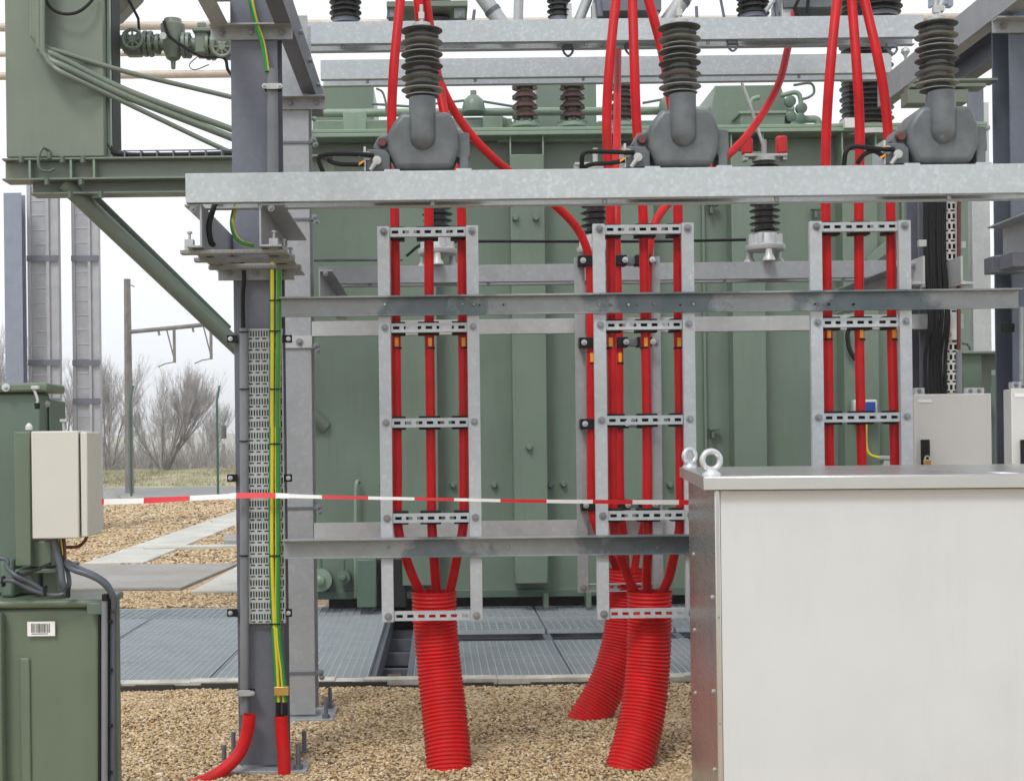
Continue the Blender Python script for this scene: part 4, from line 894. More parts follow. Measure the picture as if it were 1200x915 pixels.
m = MB(); m.tube(spline(pts_px([(125, -40, BD+.12), (125, 60, BD+.12), (125, 150, BD+.12), (128, 172, BD+.12), (142, 181, BD+.12), (200, 182, BD+.12), (280, 180, BD+.2)]), 8), .022, 10); m.build('cable_run', 'black', K)
m = MB(); 
for x in range(145, 276, 19): m.pb(x, 176, x+1.5, 184, BD+.05, .15)
m.pb(140, 175.5, 276, 176.8, BD+.05, .01); m.pb(140, 183.5, 276, 184.8, BD+.05, .2); m.build('wire_tray', 'galv_dark', K)
# conservator and gas relay
m = MB(); q = P(102, -40, BD+.7); m.cyl((q.x, BD+.7, q.z), .50, .22, 12, 'Y'); cz = thing('oil_conservator', 'rounded grey green oil vessel behind the tall green cabinet', 'vessel', tuple(q)); m.build('shell', 'conservator', cz, bevel=.02, smooth=20)
m = MB(); m.tube([P(141, -20, BD+.68), P(162, 22, BD+.68), P(163, 36, BD+.68)], .012, 8); m.build('hose', 'black', cz)
VD = 11.9
V = thing('relay_pipework', 'green valve and gas relay pipework between the tall cabinet and near column', 'valve', tuple(P(200, 60, VD)))
m = MB(); m.tube([P(125, 49, VD), P(330, 57, VD)], .058, 20); m.build('pipe', 'green_box', V)
def disc(px, py, rpx, th, name='flange', mat='green_box'):
    q = P(px, py, VD); m = MB(); m.cyl((q.x-th/2, q.y, q.z), rpx*VD/F, th, 28, 'X'); o = m.build(name, mat, V, bevel=.004)
    for k in range(8):
        an = k*PI/4+.3; m = MB(); m.cyl((q.x-th*.8, q.y+math.cos(an)*rpx*.8*VD/F, q.z+math.sin(an)*rpx*.8*VD/F), .013, th*1.6, 6, 'X'); m.build('bolt', 'tank_dark', o)
for px, r in ((148, 13), (171, 15), (177, 15), (185, 12), (216, 15), (221, 15), (244, 16), (250, 16), (268, 15)): disc(px, 50+(px-130)*.04, r, .03)
def hw(px, py, rpx):
    q = P(px, py, VD-.16); R = rpx*VD/F; m = MB()
    m.tube([q+Vector((R*math.cos(a), 0, R*math.sin(a))) for a in np.linspace(0, 2*PI, 25)], .016, 8, caps=False); m.cyl((q.x, q.y-.01, q.z), .03, .16, 12, 'Y')
    for k in range(8): an = k*PI/4; m.tube([q, q+Vector((R*math.cos(an), 0, R*math.sin(an)))], .009, 6)
    m.build('handwheel', 'green_box', V)
hw(155, 46, 11); hw(260, 55, 11)
for px, w in ((156, 11), (260, 11)): m = MB(); m.pb(px-w/2-4, 40, px+w/2+4, 64, VD-.05, .12); m.build('valve_body', 'green_box', V, bevel=.02)
q = P(203, 72, VD); m = MB(); s = VD/F; m.lathe((q.x, q.y, q.z), [(2.5*s, -9*s), (3*s, 0), (8*s, 3*s), (10*s, 9*s), (12.5*s, 16*s), (13.5*s, 32*s), (14.5*s, 38*s), (14.5*s, 42*s), (11*s, 44*s), (10*s, 49*s), (3*s, 50*s)], 28); m.build('relay_body', 'green_box', V, smooth=35)
q = P(191.5, 43, VD-.13); m = MB(); m.cyl(tuple(q), .03, -.02, 14, 'Y'); m.build('sight_glass', 'cast', V)
m = MB(); m.pb(225, 32, 247, 37, VD-.12, .25); m.pb(228, 37, 243, 62, VD-.09, .2); m.pb(231, 26, 241, 33, VD-.05, .1); m.build('relay_box', 'green_box', V, bevel=.01)
m = MB(); m.tube(spline(pts_px([(192, 25, VD-.15), (198, 42, VD-.15), (214, 54, VD-.15), (236, 66, VD-.15), (262, 68, VD-.15), (267, 82, VD-.1), (275, 92, VD-.1)]), 6), .014, 8); m.build('hose', 'black', V)
m = MB(); m.tube(spline(pts_px([(232, 66, VD-.1), (222, 76, VD-.1), (228, 82, VD-.1), (245, 76, VD-.1)]), 6), .005, 6); m.build('wire', 'conduit', V)
# ------------------------------------------------------------------ FAR COLUMNS (left) and right
def far_col(label, px0, px1, D, web=True, mat='galv_far', ytop=150):
    a, b = P(px0, 400, D).x, P(px1, 400, D).x; xc = (a+b)/2; w = b-a; z1_ = P((px0+px1)/2, ytop, D).z
    t = thing('lattice_column', label, 'column', (xc, D, 0), 'background columns')
    m = MB()
    if web:
        m.box(a, a+w*.12, D, D+.25, 0, z1_); m.box(b-w*.38, b-w*.28, D-.03, D+.25, 0, z1_); m.box(a+w*.12, b-w*.38, D+.04, D+.06, 0, z1_); m.box(b-w*.28, b, D+.03, D+.2, 0, z1_)
        m.build('shaft', mat, t, bevel=.003); z = .2; m = MB()
        while z < z1_: m.box(a+w*.12, b-w*.38, D+.03, D+.0395, z, z+.02); z += 17*D/F
        m.build('rungs', 'galv_pale', t)
        for yy in (303, 425, 470):
            zq = P((px0+px1)/2, yy, D).z; m = MB(); m.box(a, b+.03, D-.04, D-.031, zq-.05, zq+.05); m.build('collar', 'galv_dark', t)
    else: m.box(a, b, D, D+.012, 0, z1_); m.box((a+b)/2-.01, (a+b)/2+.01, D+.012, D+.24, 0, z1_); m.box(a, b, D+.24, D+.252, 0, z1_); m.build('shaft', mat, t, bevel=.003)
    return t
far_col('leftmost plain grey background column, partly cut by the photo edge', 6, 27, 25, False, 'galv_blue', 226)
far_col('second grey background column from the left, with white rungs', 33, 69, 25.5, True)
far_col('third grey background column from the left, beside the bare trees', 85, 116, 26, True)
far_col('pale background column in the gap behind the right cable bundle', 1141, 1162, 15, False, 'galv_pale', 120)
m = MB(); m.pb(1142, 100, 1153, 190, 14, .2); tag(m.build('far_post', 'galv_dark'), 'dark slim post top behind the right instrument transformer', 'post')
m = MB(); x = P(1148, 200, 14)
# transformer 2 parts at right background
R2 = thing('green_equipment', 'dark green equipment box behind the white wall cabinets', 'equipment', tuple(P(1155, 560, 10.5)))
m = MB(); m.pb(1128, 412, 1200, 470, 10.5, .9); m.build('box', 'tank', R2, bevel=.01); m = MB(); m.pb(1128, 413, 1151, 470, 10.2, .3); m.build('end_box', 'tank_dark', R2, bevel=.01); m = MB(); m.pb(1128, 411, 1215, 414, 10.15, 1.3); m.build('lid', 'tank', R2, bevel=.004)
m = MB(); m.pb(1128, 471, 1205, 1000, 10.6, .8); m.build('stand', 'tank_dark', R2, bevel=.01)
m = MB(); m.pb(1168, 433, 1182, 450, 10.0, .1); m.tube([P(1162, 452, 10), P(1195, 450, 10)], .02, 8); m.build('latch', 'cast', R2, bevel=.005)
m = MB(); m.tube(spline(pts_px([(1128, 402, 10), (1134, 403, 10), (1138, 410, 10)]), 5), .012, 8); m.build('hose', 'tank_dark', R2)
m = MB(); m.tube(spline(pts_px([(1167, 440, 9.8), (1164, 470, 9.8), (1169, 500, 9.8), (1168, 560, 9.8)]), 6), .03, 10); m.build('hose', 'tank_dark', R2)
# black cable bundle
for i in range(9):
    x = 1084+i*2.9; pts = [(x+1, 150, 7.66), (x, 232, 7.66), (x-.5+random.uniform(-1, 1), 300, 7.65), (x+4+random.uniform(-1, 1)*1.5, 372, 7.62), (x+random.uniform(-1, 1)*2-1, 420, 7.66), (x+random.uniform(-1, 1), 470, 7.66), (x, 520, 7.66)]
    m = MB(); m.tube(spline(pts_px(pts), 8), .0095, 10); tag(m.build('black_cable', 'black', smooth=60), 'thick black control cable in the vertical bundle on the right', 'cable', 'black cables of the right vertical bundle')
m = MB(); m.tube([P(1124, 200, 7.6), P(1123.5, 410, 7.6)], .011, 12); m.build('conduit', 'brown', c4); m = MB(); m.tube([P(1123.5, 412, 7.6), P(1124, 480, 7.6)], .016, 12); m.build('conduit', 'conduit', c4)
for (x, y) in ((1081, 285), (1127, 287), (1126, 333), (1080, 333)):
    m = MB(); m.pb(x-4, y-4, x+5, y+4, 7.64, .03); m.build('clip', 'cast', c4, bevel=.002)
m = MB(); m.pb(1104, 385, 1122, 398, 7.685, .01); m.build('cleat', 'cream', c4); q = P(1112, 392, 7.685); bolt(c4, q.x, q.y, q.z, .009)
for (x0, y0, x1, y1) in ((1069, 300, 1084, 333), (1126, 300, 1141, 333)):
    m = MB(); m.pb(x0, y1-3, x1, y1, 7.5, .2); m.pb(x1-2.5 if x0 < 1100 else x0, y0, x1 if x0 < 1100 else x0+2.5, y1-3.2, 7.5, .2); m.build('shelf_bracket', 'galv_pale', c4, bevel=.001)
# conduit + clip on right edge column
m = MB(); m.tube([P(1197, 360, 6.4), P(1197, 452, 6.4)], .01, 10); m.build('conduit', 'galv', c3)
m = MB(); m.pb(1176, 379, 1189, 389, 6.45, .03); m.tube([P(1181, 384, 6.44), P(1189, 382, 6.42)], .006, 8); m.build('side_clip', 'black', c3)
m = MB(); m.pb(1163, 300, 1200, 319, 6.38, .1); m.pb(1187, 295, 1215, 312, 6.2, .15); m.build('cleat', 'galv_dark', c3, bevel=.002)
# white wall cabinets
def wcab(label, x0, x1, ytop, D, handle, lab, dep=.22):
    q = P((x0+x1)/2, ytop, D); w = (x1-x0)*D/F; t = thing('control_cabinet', label, 'cabinet', (q.x, D, .25), 'white control cabinets')
    m = MB(); m.box(q.x-w/2+.004, q.x+w/2-.004, D+.02, D+dep, .25, q.z-.003); m.build('body', 'white', t, bevel=.004)
    m = MB(); m.box(q.x-w/2, q.x+w/2, D, D+.019, .255, q.z); m.build('door', 'white', t, bevel=.004)
    hx = P(x0+handle, 527, D).x; hz = [P(x0+handle, y, D).z for y in (515, 562)]
    m = MB(); m.box(hx-.022, hx+.022, D-.02, D-.001, hz[1], hz[0]); m.build('handle', 'black', t, bevel=.004)
    a = P(x0+lab, ytop+8.5, D); m = MB(); m.box(a.x-.035, a.x+.035, D-.003, D-.0005, a.z-.008, a.z+.008); m.build('name_plate', 'paper', t)
    for x in (x0+6, x1-14, x1-24):
        m = MB(); m.pb(x-5, ytop-7, x+6, ytop+.5, D+.06, .04); m.build('mounting_lug', 'galv_pale', t, bevel=.002); b = P(x, ytop-3.5, D+.06); bolt(t, b.x, b.y, b.z, .007)
    return t
wcab('white control cabinet with a brass padlock on its black handle', 1071.5, 1161.5, 461.5, 7.3, 12, 12)
wcab('second white control cabinet cut off by the right edge', 1185, 1275, 454.5, 6.2, 16, 13, .10)
q = P(1085.5, 541, 7.27); L = thing('padlock', 'brass padlock hanging from the black cabinet handle', 'padlock', tuple(q))
m = MB(); m.box(q.x-.018, q.x+.018, 7.245, 7.265, q.z-.016, q.z+.012); m.build('lock_body', 'brass', L, bevel=.004)
m = MB(); m.tube([q+Vector((.012*math.cos(a), -.015, .014+.016*math.sin(a))) for a in np.linspace(-.3, PI+.3, 14)], .0035, 8); m.build('shackle', 'zinc', L)
# ------------------------------------------------------------------ BIG CABINET (front right)
ang = 0.125; ca, sa = math.cos(ang), math.sin(ang)
KX, KY = P(838, 650, 4.4).x, 4.4
ux, uy = Vector((ca, -sa, 0)), Vector((sa, ca, 0))
def kbox(m, a0, a1, b0, b1, z0, z1, mi=0):
    vs = [Vector((KX, KY, 0))+ux*a+uy*b+Vector((0, 0, z)) for z in (z0, z1) for b in (b0, b1) for a in (a0, a1)]
    return m._add(vs, [(0, 2, 3, 1), (4, 5, 7, 6), (0, 1, 5, 4), (2, 6, 7, 3), (0, 4, 6, 2), (1, 3, 7, 5)], mi)
KW, KD = 1.45, 1.6; ZK = P(826, 558.5, 4.37).z; LT = .041
B = thing('stainless_kiosk', 'large pale metal cabinet with overhanging lid and two eyebolts, front right', 'cabinet', (KX, KY, 0))
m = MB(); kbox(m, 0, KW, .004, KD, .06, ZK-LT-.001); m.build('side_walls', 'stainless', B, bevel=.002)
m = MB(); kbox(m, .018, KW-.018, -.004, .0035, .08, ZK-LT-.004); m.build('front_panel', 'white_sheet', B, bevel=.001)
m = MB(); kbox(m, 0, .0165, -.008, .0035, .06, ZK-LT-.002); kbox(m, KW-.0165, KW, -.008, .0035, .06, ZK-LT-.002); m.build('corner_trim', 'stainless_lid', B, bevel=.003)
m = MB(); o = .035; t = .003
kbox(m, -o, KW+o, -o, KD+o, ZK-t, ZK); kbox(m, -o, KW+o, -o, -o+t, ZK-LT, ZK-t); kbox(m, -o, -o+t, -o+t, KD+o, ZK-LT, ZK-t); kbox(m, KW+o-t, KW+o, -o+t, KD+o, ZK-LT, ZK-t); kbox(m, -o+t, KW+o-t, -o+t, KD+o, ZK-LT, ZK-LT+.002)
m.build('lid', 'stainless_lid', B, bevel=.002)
m = MB(); kbox(m, -.02, KW, .0, KD, .0, .059); m.build('plinth', 'slab', B)
# lid seam & sticker
m = MB(); kbox(m, .80, .803, -o+.002, KD+o-.002, ZK+.0005, ZK+.003); m.build('lid_seam', 'cast', B); m = MB(); kbox(m, .86, .915, .01, .16, ZK+.0006, ZK+.0016); m.build('sticker', 'paper', B)
for zz_ in (.62, .95, .33):
    v = Vector((KX, KY, 0))+ux*.008+uy*-.008; m = MB(); m.lathe((v.x, v.y, zz_), [(.004, 0), (.004, -.003), (.002, -.004)], 12, 'Y'); m.build('screw', 'bolt', B)
for zz_ in (.70, 1.0, .45):
    v = Vector((KX, KY, 0))+uy*.10; m = MB(); m.lathe((v.x, v.y, zz_), [(.007, .0), (.007, -.006), (.003, -.009)], 12, 'X'); m.build('screw', 'cast', B)
    v = Vector((KX, KY, 0))+uy*1.2; m = MB(); m.lathe((v.x, v.y, zz_+.05), [(.008, .0), (.008, -.006), (.003, -.009)], 12, 'X'); m.build('screw', 'cast', B)
def eyebolt(a, b, yaw):
    v = Vector((KX, KY, ZK))+ux*a+uy*b; m = MB(); m.lathe(tuple(v), [(.030, 0), (.030, .008), (.018, .018), (.014, .024)], 24)
    c = v+Vector((0, 0, .049)); d = Vector((math.cos(yaw), math.sin(yaw), 0))
    ring = [c+d*.029*math.cos(t_)+Vector((0, 0, .029*math.sin(t_))) for t_ in np.linspace(0, 2*PI, 33)]
    m.tube(ring, .0098, 12, caps=False); m.build('eyebolt', 'zinc', B, smooth=60)
eyebolt(-.004, .07, .15); eyebolt(.0, 1.47, .45)
# small block lying in front gravel by the kiosk? (none)
# ------------------------------------------------------------------ BARRIER TAPE
pts = [(60, 592), (118, 588), (170, 586.5), (216, 584), (265, 581.5), (283, 580.5), (322, 580.5), (370, 582), (417, 583), (520, 585), (625, 587), (730, 588), (800, 588.5), (900, 590), (1010, 588)]
pw = spline(pts_px(pts, 6.39), 14)
L = [0]
for a, b in zip(pw, pw[1:]): L.append(L[-1]+(b-a).length)
s0 = min(range(len(pw)), key=lambda i: abs(pw[i].x-P(118, 588, 6.39).x)); seg = 52.2*6.39/F
tp = thing('barrier_tape', 'red and white striped barrier tape stretched across the yard', 'barrier tape', pw[0])
m = {}
def tpoint(s):
    j = 0
    while j < len(L)-2 and L[j+1] < s: j += 1
    t = (s-L[j])/(L[j+1]-L[j]); return pw[j].lerp(pw[j+1], t)
off = L[s0]-.0
# colour boundaries measured: white from x=118, red from 169 ...
def tcol(s): return int(math.floor((s-off+.0)/seg))
s = 0; ds = .03
N = int(L[-1]/ds)
for i in range(N):
    a, b = tpoint(i*ds), tpoint((i+1)*ds)
    k = tcol(i*ds+ds/2); m.setdefault(k, MB())
    for_w = lambda s_: (.0098+.003*math.sin(s_*2.1+1), .35*math.sin(s_*1.7))
    (wa, ta), (wb, tb) = for_w(i*ds), for_w((i+1)*ds)
    va = Vector((0, math.sin(ta), math.cos(ta)))*wa; vb = Vector((0, math.sin(tb), math.cos(tb)))*wb
    if abs(a.x-P(300, 580, 6.39).x) < .13: va = va*1.25; vb = vb*1.25
    e = Vector((0, .0006, 0))
    m[k]._add([a-va, b-vb, b+vb, a+va, a-va+e, b-vb+e, b+vb+e, a+va+e], [(0, 1, 2, 3), (7, 6, 5, 4), (3, 2, 6, 7), (0, 4, 5, 1)])
for k, mm in m.items(): mm.build('red_stripe' if k % 2 else 'white_stripe', 'tape_r' if k % 2 else 'tape_w', tp, smooth=0)
# ------------------------------------------------------------------ NEAR-LEFT GREEN UNIT
U = thing('green_distribution_unit', 'green oil filled unit with barcode label at the lower left', 'transformer', (-1.3, 4.8, 0))
D0 = 4.6
m = MB(); c = P(118, 712, D0); zt_ = P(60, 712, D0).z
x1 = P(118, 800, D0).x; m.box(-2.3, x1, D0, D0+.2, .0, zt_); m.build('lower_tank', 'green_unit', U, bevel=.02, seg=4)
m = MB(); m.box(-2.32, x1+.02, D0-.02, D0+.27, zt_+.001, zt_+.028); m.build('tank_cover', 'green_unit', U, bevel=.012, seg=3)
m = MB(); m.box(x1+.021, x1+.034, D0+.10, D0+.14, .0, zt_+.03); m.build('side_flange', 'green_unit_dark', U, bevel=.004)
m = MB(); a = P(4, 712, D0-.02).x; m.box(-2.3, a, D0-.05, D0-.001, .0, zt_-.01); m.build('left_corrugation', 'green_unit', U, bevel=.01)
m = MB(); a = P(30, 800, D0).x; m.box(a-.016, a+.016, D0-.012, D0-.001, -.0, P(30, 770, D0).z); m.build('press_rib', 'green_unit', U, bevel=.009, seg=3)
m = MB(); m.box(x1-.034, x1+.018, D0-.034, D0-.022, zt_-.02, zt_+.018); m.build('corner_bracket', 'green_unit_dark', U, bevel=.003)
# upper box
D1 = 4.74
m = MB(); zu = P(20, 460, D1).z; x2 = P(46, 500, D1).x; m.box(-2.3, x2, D1, D1+.14, zt_+.03, zu); m.build('upper_tank', 'green_unit_dark', U, bevel=.01)
m = MB(); m.box(-2.3, P(58, 450, D1).x, D1-.03, D1+.2, zu+.001, P(20, 449, D1).z); lid_ = m.build('upper_lid', 'green_unit', U, bevel=.008)
m = MB(); m.box(x2+.003, P(61, 500, D1+.12).x, D1+.10, D1+.3, zt_+.2, P(60, 467, D1).z); m.build('side_box', 'green_unit_dark', U, bevel=.004)
m = MB(); m.pb(61.5, 470, 68.5, 520, D1+.25, .05); m.build('side_box', 'green_unit', U, bevel=.003)
for (x, y) in ((7, 454), (54, 473)): q = P(x, y, D1-.031 if y < 460 else D1+.09); bolt(U, q.x, q.y, q.z, .008, 'zinc')
m = MB(); m.tube(spline(pts_px([(39, 455, D1-.06), (42, 462, D1-.06), (44, 470, D1-.06), (41, 478, D1-.06)]), 5), .005, 8); m.pb(36, 452, 45, 456, D1-.07, .02); m.build('lead_seal', 'cast', U, bevel=.002)
m = MB(); m.pb(40, 472, 45, 479, D1-.07, .02); m.build('seal_cap', 'black', U, bevel=.002)
m = MB(); m.tube([P(74, 493, D1), P(75, 505, D1)], .005, 8); m.pb(70, 491, 78, 494, D1-.01, .02); m.build('small_tap', 'cast', U)
# side plate left of the control box, shelf below
m = MB(); m.pb(17, 506, 35.5, 663, 4.58, .16); m.build('mounting_plate', 'green_unit', U, bevel=.003)
m = MB(); m.pb(36, 634, 60, 664, 4.62, .12); m.build('shelf_plate', 'green_unit', U, bevel=.003)
m = MB(); x = P(12, 668, 4.55).x; m.box(x, x+.135, 4.6, 4.9, P(12, 672, 4.6).z, P(12, 667, 4.6).z); m.build('shelf', 'green_unit_dark', U, bevel=.003)
m = MB(); m.pb(50, 655, 67, 698, 4.72, .1); m.build('post', 'green_unit', U, bevel=.004)
m = MB(); m.pb(0, 655, 16, 700, 4.66, .2); m.build('foot_block', 'green_unit_dark', U, bevel=.01)
# cream control box
D2 = 4.5; cbx = thing('control_box', 'cream control box with hinged side, mounted on the green unit', 'control box', tuple(P(77, 632, D2)))
m = MB(); m.pb(37, 505, 92, 631, D2, .18); m.build('cover', 'cream', cbx, bevel=.004)
m = MB(); m.pb(94.5, 506, 102.5, 629, D2+.002, .19); m.build('rear_shell', 'cream', cbx, bevel=.004)
m = MB(); m.pb(92, 508, 94.5, 627, D2+.02, .12); m.build('gasket', 'black', cbx)
for y in (516, 568):
    xq = P(102.6, y, D2+.05); m = MB(); m.box(xq.x+.001, xq.x+.006, D2+.03, D2+.055, xq.z-.012, xq.z+.012); m.build('hinge', 'cast', cbx, bevel=.002)
m = MB(); q = P(34, 500, 4.62); m.lathe((q.x, q.y, q.z-.01), [(.012, 0), (.012, .012), (.004, .022)], 12); m.build('vent', 'white', cbx)
# barcode label
m = MB(); m.pb(32, 728, 64.5, 745, D0-.0135, .0012); lb = m.build('barcode_label', 'paper', U)
m = MB(); x = 36.5
while x < 58:
    w = random.choice((.35, .5, .8)); m.pb(x, 730.5, x+w, 741, D0-.0142, .0006); x += w+random.choice((.4, .6, .9))
m.pb(37, 742, 56, 742.8, D0-.0142, .0006); m.build('bars', 'ink', lb)
# hoses
def hose(pts, r, mat='black_blue', lab=None): 
    m = MB(); m.tube(spline(pts_px(pts), 10), r, 14); return m.build('hose', mat, U, smooth=60)
hose([(63, 625, 4.56), (66, 645, 4.55), (71, 665, 4.54), (73, 682, 4.53), (77, 692, 4.54), (74, 698, 4.55)], .0115)
hose([(72, 628, 4.58), (73, 650, 4.58), (79, 668, 4.57), (81, 685, 4.56), (76, 697, 4.55), (62, 698, 4.54), (50, 691, 4.53), (35, 682, 4.52), (20, 675, 4.5), (9, 665, 4.52), (8, 656, 4.55), (-10, 652, 4.56)], .0075)
hose([(79, 694, 4.54), (68, 697, 4.535), (54, 696, 4.53), (35, 690, 4.52), (18, 681, 4.51), (5, 680, 4.52), (-10, 682, 4.55)], .0075)
hose([(77, 660, 4.56), (86, 667, 4.53), (101, 672, 4.52), (116, 679, 4.52), (127, 689, 4.53), (133, 700, 4.54), (134, 712, 4.55), (133, 740, 4.57), (132, 930, 4.57)], .0105)
hose([(79, 657, 4.57), (93, 665, 4.56), (110, 672, 4.55), (124, 681, 4.55), (131, 692, 4.55), (132, 706, 4.56)], .006)
hose([(102, 628, 4.6), (99, 634, 4.6), (92, 640, 4.62), (80, 641, 4.62), (55, 640, 4.65)], .0055, 'brown')
hose([(75, 630, 4.57), (76, 645, 4.57), (76.5, 662, 4.56)], .005, 'brown'); hose([(71, 630, 4.57), (74, 650, 4.57)], .003, 'yellow')
m = MB(); m.tube([P(122.5, 704, 4.55), P(122.5, 930, 4.55)], .010, 14); m.build('conduit', 'conduit', U)
m = MB(); m.pb(119, 696, 126, 704, 4.54, .03); m.build('conduit_collar', 'black', U, bevel=.003)
hose([(117, 706, 4.58), (117, 930, 4.58)], .006, 'black'); hose([(129, 700, 4.575), (129, 760, 4.58), (129, 930, 4.58)], .007, 'black')
for (x, y) in ((80, 694), (53, 692), (20, 676), (4, 681)): m = MB(); q = P(x, y, 4.525); m.box(q.x-.004, q.x+.004, q.y-.012, q.y+.012, q.z-.017, q.z+.017); m.build('cable_tie', 'black', U, bevel=.002)
for y in (728, 785, 850, 905): m = MB(); m.pb(126, y-2, 132, y+2, 4.555, .02); m.build('cable_tie', 'black', U)
m = MB()
for i in range(14): m.pb(28+i*2.2, 671-i*.9, 29.4+i*2.2, 675-i*.9, 4.55, .02)
m.build('terminal_row', 'pit', U)
# ------------------------------------------------------------------ BACKGROUND
def hpipe(label, y0, y1, x0, x1, D, r, mat='beige'):
    m = MB(); m.tube([P(x0, y0, D), P(x1, y1, D)], r, 20); tag(m.build('busbar_tube', mat), label, 'busbar', 'background busbar tubes')
hpipe('uppermost beige busbar tube in the background', 33, 19, -60, 1260, 30, .09)
hpipe('thin beige busbar tube between the two thick ones in the left background', 64, 62, -60, 330, 30, .06)
hpipe('lower beige busbar tube in the left background', 90, 86, -60, 330, 30, .085)
# catenary pole
cp = thing('catenary_pole', 'tall grey railway pole with a bracket arm in the distance', 'pole', (P(149, 560, 46).x, 46, 0))
m = MB(); a = P(149, 327, 46); m.tube([Vector((a.x, 46, -.1)), Vector((a.x, 46, a.z))], [.15, .11], 4); m.build('mast', 'pole', cp)
m = MB(); m.tube([P(152, 389, 46), P(215, 383, 46), P(262, 378, 46)], .07, 8); m.build('arm', 'pole', cp)
for px, py in ((204, 384), (247, 380)):
    m = MB(); m.tube([P(px, py, 46), P(px+.5, py+41, 46)], .05, 8); m.tube([P(px-9, py+1, 46), P(px, py+36, 46)], .025, 6); m.tube([P(px+2, py+40, 46), P(px-10, py+42, 46), P(px-19, py+46, 46)], .02, 6); m.build('dropper', 'pole', cp)
m = MB()
for px, py in ((186, 388), (226, 384)): m.tube([P(px, py-3, 46), P(px, py+2, 46), P(px+1, py+5, 46)], .04, 6)
m.tube([P(150, 333, 46), P(158, 336, 46)], .02, 6); m.build('small_insulator', 'pole', cp)
# fence posts
for i, (px, yt, yb, D) in enumerate(((154, 452, 578, 42.5), (255.5, 452, 578, 42.5), (53, 452, 578, 42.5), (357, 452, 578, 42.5))):
    a, b = P(px, yb, D), P(px, yt, D); m = MB(); m.tube([Vector((a.x, D, 0)), Vector((a.x, D, a.z+2.6)), Vector((a.x+.0, D, b.z-.45)), Vector((a.x+.05, D+.2, b.z))], .036, 8)
    tag(m.build('fence_post', 'fence'), ['dark green fence post in front of the railway pole', 'dark green fence post right of the bare trees', 'dark green fence post hidden behind the left columns', 'dark green fence post hidden behind the near columns'][i], 'fence post', 'green fence posts')
# signal
sg = thing('rail_signal', 'small railway signal head on a thin mast in the distance', 'signal', (P(262, 560, 70).x, 70, 0))
m = MB(); a = P(262, 520, 70); m.tube([Vector((a.x, 70, 0)), Vector((a.x, 70, a.z))], .07, 8); m.build('mast', 'pole', sg); m = MB(); m.pb(259, 498, 265, 514, 70, .2); m.build('signal_head', 'black_blue', sg, bevel=.05)
# trees
def tree(label, px, D, hgt, spread, n0, seed, lean=0, base_split=True):
    rd = random.Random(seed); x = P(px, 560, D).x; t = thing('bare_tree', label, 'tree', (x, D, .3), 'bare winter trees')
    tr_, cr = MB(), MB()
    def br(p, d, L_, r, lev):
        n = 4; pts = [p]; q = p.copy(); dd = d.copy()
        for i in range(n):
            dd = (dd+Vector((rd.uniform(-.12, .12), rd.uniform(-.12, .12), rd.uniform(-.02, .12)))).normalized(); q = q+dd*L_/n; pts.append(q.copy())
        (tr_ if lev < 2 else cr).tube(pts, [r*(1-.13*i) for i in range(n+1)], 6 if lev < 2 else 3, caps=False)
        if lev >= 5: return
        for k in range(3 if lev < 4 else 4):
            i = rd.randint(1, n); ax = Vector((rd.uniform(-1, 1), rd.uniform(-1, 1), rd.uniform(.0, .8))).normalized()
            nd = (dd*1.25+ax*.75).normalized(); br(pts[i], nd, L_*rd.uniform(.55, .75), r*.55, lev+1)
        br(q, dd, L_*.7, r*.62, lev+1)
    for k in range(n0):
        an = rd.uniform(0, 2*PI); d = Vector((math.cos(an)*spread, math.sin(an)*spread*.6, 1)).normalized()
        br(Vector((x+rd.uniform(-.15, .15), D+rd.uniform(-.15, .15), .2)), d, hgt*.33, .055, 0)
    tr_.build('trunk', 'bark', t, smooth=60); cr.build('crown', 'twig', t, smooth=0)
tree('slim bare tree left of the railway pole', 127, 62, 6.0, .35, 4, 3)
tree('wide bare tree fanning out right of the railway pole', 192, 62, 5.6, .75, 7, 11)
tree('bare tree behind the left background columns', 8, 66, 8.0, .5, 5, 8)
tree('thin bare tree between two background columns', 76, 68, 6.0, .4, 4, 21)
tree('faint bare tree farther back behind the wide one', 238, 84, 4.5, .7, 5, 31)
# low scrub / hedge
rd = random.Random(5); m = MB()
for i in range(4200):
    x = rd.uniform(-27, 2); y = rd.uniform(62, 70); h = rd.uniform(.5, 1.3)*(1 if rd.random() < .85 else 1.5); p = Vector((x, y, .4)); d = Vector((rd.uniform(-.5, .5), rd.uniform(-.3, .3), 1)).normalized()
    q = p+d*h*.6; e = q+Vector((rd.uniform(-.35, .35), rd.uniform(-.2, .2), h*.5)); m.tube([p, q, e], [.016, .012, .006], 3, caps=False)
o = m.build('scrub', 'twig', smooth=0); tag(o, 'low leafless scrub and hedge along the railway line', 'scrub', kind='stuff')
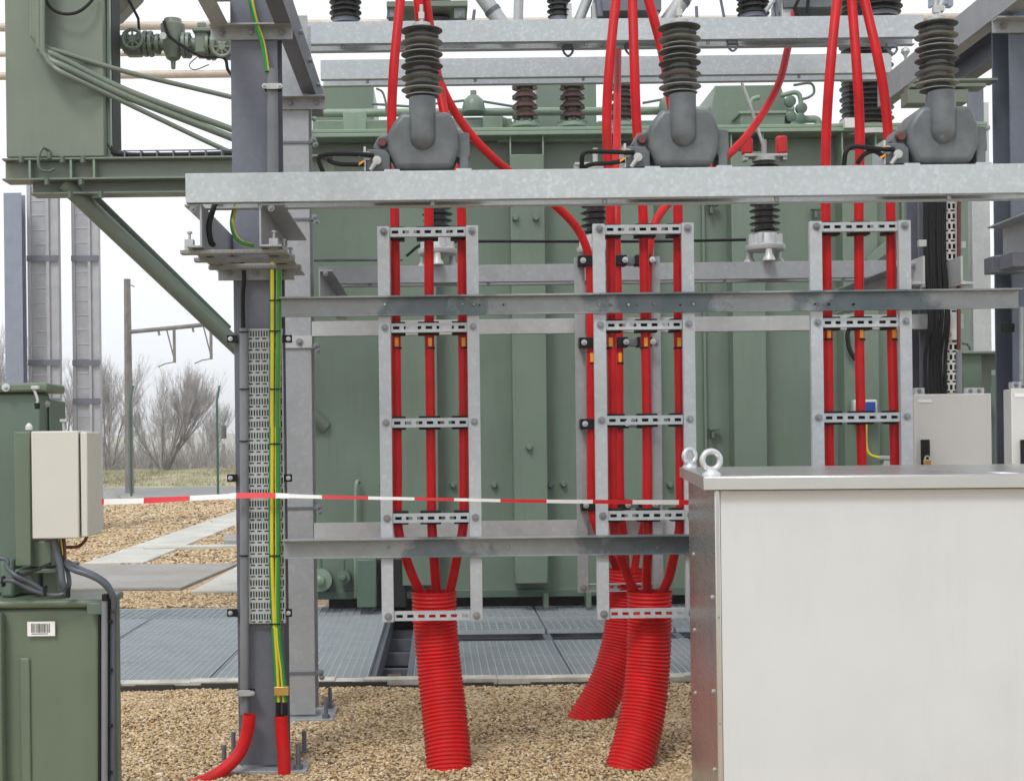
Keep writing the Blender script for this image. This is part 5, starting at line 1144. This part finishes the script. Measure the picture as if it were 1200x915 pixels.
# distant low hill
m = MB(); vs = []; fs = []; n = 80
for i in range(n+1):
    x = -390+i*9.75; vs += [(x, 600, -.9), (x, 640, 8+3*math.sin(i*.21)+2*math.sin(i*.5+1))]
vs2 = [(x, 690, z) for x, y, z in vs[1::2]]
for i in range(n): fs.append((2*i, 2*i+2, 2*i+3, 2*i+1))
o_ = len(vs); vs += vs2
for i in range(n): fs.append((2*i+1, 2*i+3, o_+i+1, o_+i))
m._add(vs, fs); structure(m.build('hills', 'grass', smooth=60))
m = MB(); q = P(128, 594, 38); m.lathe((q.x, 38, 0), [(.35, 0), (.33, .15), (.2, .3), (.05, .35)], 12); tag(m.build('stone_heap', 'slab'), 'small grey heap on the gravel beside the tape', 'heap')
m = MB(); m.box(-410, 410, -60, 710, -1.96, 17); hz = m.build('haze', 'white', smooth=0); hz['kind'] = 'stuff'; tag(hz, 'thin pale winter haze over the whole site', 'haze', kind='stuff')
hm = bpy.data.materials.new('haze'); hm.use_nodes = True; ht = hm.node_tree; ht.nodes.remove(ht.nodes['Principled BSDF'])
pv = ht.nodes.new('ShaderNodeVolumePrincipled'); pv.inputs['Color'].default_value = (.985, .99, 1, 1); pv.inputs['Density'].default_value = .0016; pv.inputs['Anisotropy'].default_value = .2
ht.links.new(pv.outputs[0], [x for x in ht.nodes if x.type == 'OUTPUT_MATERIAL'][0].inputs['Volume']); hz.data.materials.clear(); hz.data.materials.append(hm)
# ------------------------------------------------------------------ LIGHT
SUN_EL, SUN_AZ = math.radians(52), math.radians(205)    # azimuth clockwise from +Y
w = bpy.data.worlds.new('World'); scene.world = w; w.use_nodes = True; nt = w.node_tree; bg = nt.nodes['Background']
sky = nt.nodes.new('ShaderNodeTexSky'); sky.sky_type = 'NISHITA'; sky.sun_disc = False; sky.sun_elevation = SUN_EL; sky.sun_rotation = SUN_AZ; sky.air_density = 1; sky.dust_density = 4
hs = nt.nodes.new('ShaderNodeHueSaturation'); hs.inputs['Saturation'].default_value = .25; nt.links.new(sky.outputs[0], hs.inputs['Color'])
mx = nt.nodes.new('ShaderNodeMix'); mx.data_type = 'RGBA'; mx.inputs[0].default_value = .8; mx.inputs[7].default_value = (9.6, 9.9, 10.3, 1)
nt.links.new(hs.outputs[0], mx.inputs[6]); nt.links.new(mx.outputs[2], bg.inputs['Color']); bg.inputs['Strength'].default_value = .122
sl = bpy.data.lights.new('sun', 'SUN'); sl.energy = 1.5; sl.angle = math.radians(14); sl.color = (1, .97, .93); so = bpy.data.objects.new('sun', sl); col.objects.link(so)
d = Vector((math.sin(SUN_AZ)*math.cos(SUN_EL), math.cos(SUN_AZ)*math.cos(SUN_EL), math.sin(SUN_EL)))
so.rotation_euler = d.to_track_quat('Z', 'Y').to_euler(); so.location = d*50
vs_ = scene.view_settings; vs_.view_transform = 'Standard'; vs_.look = 'None'; vs_.exposure = .1; vs_.gamma = 1; vs_.use_curve_mapping = False
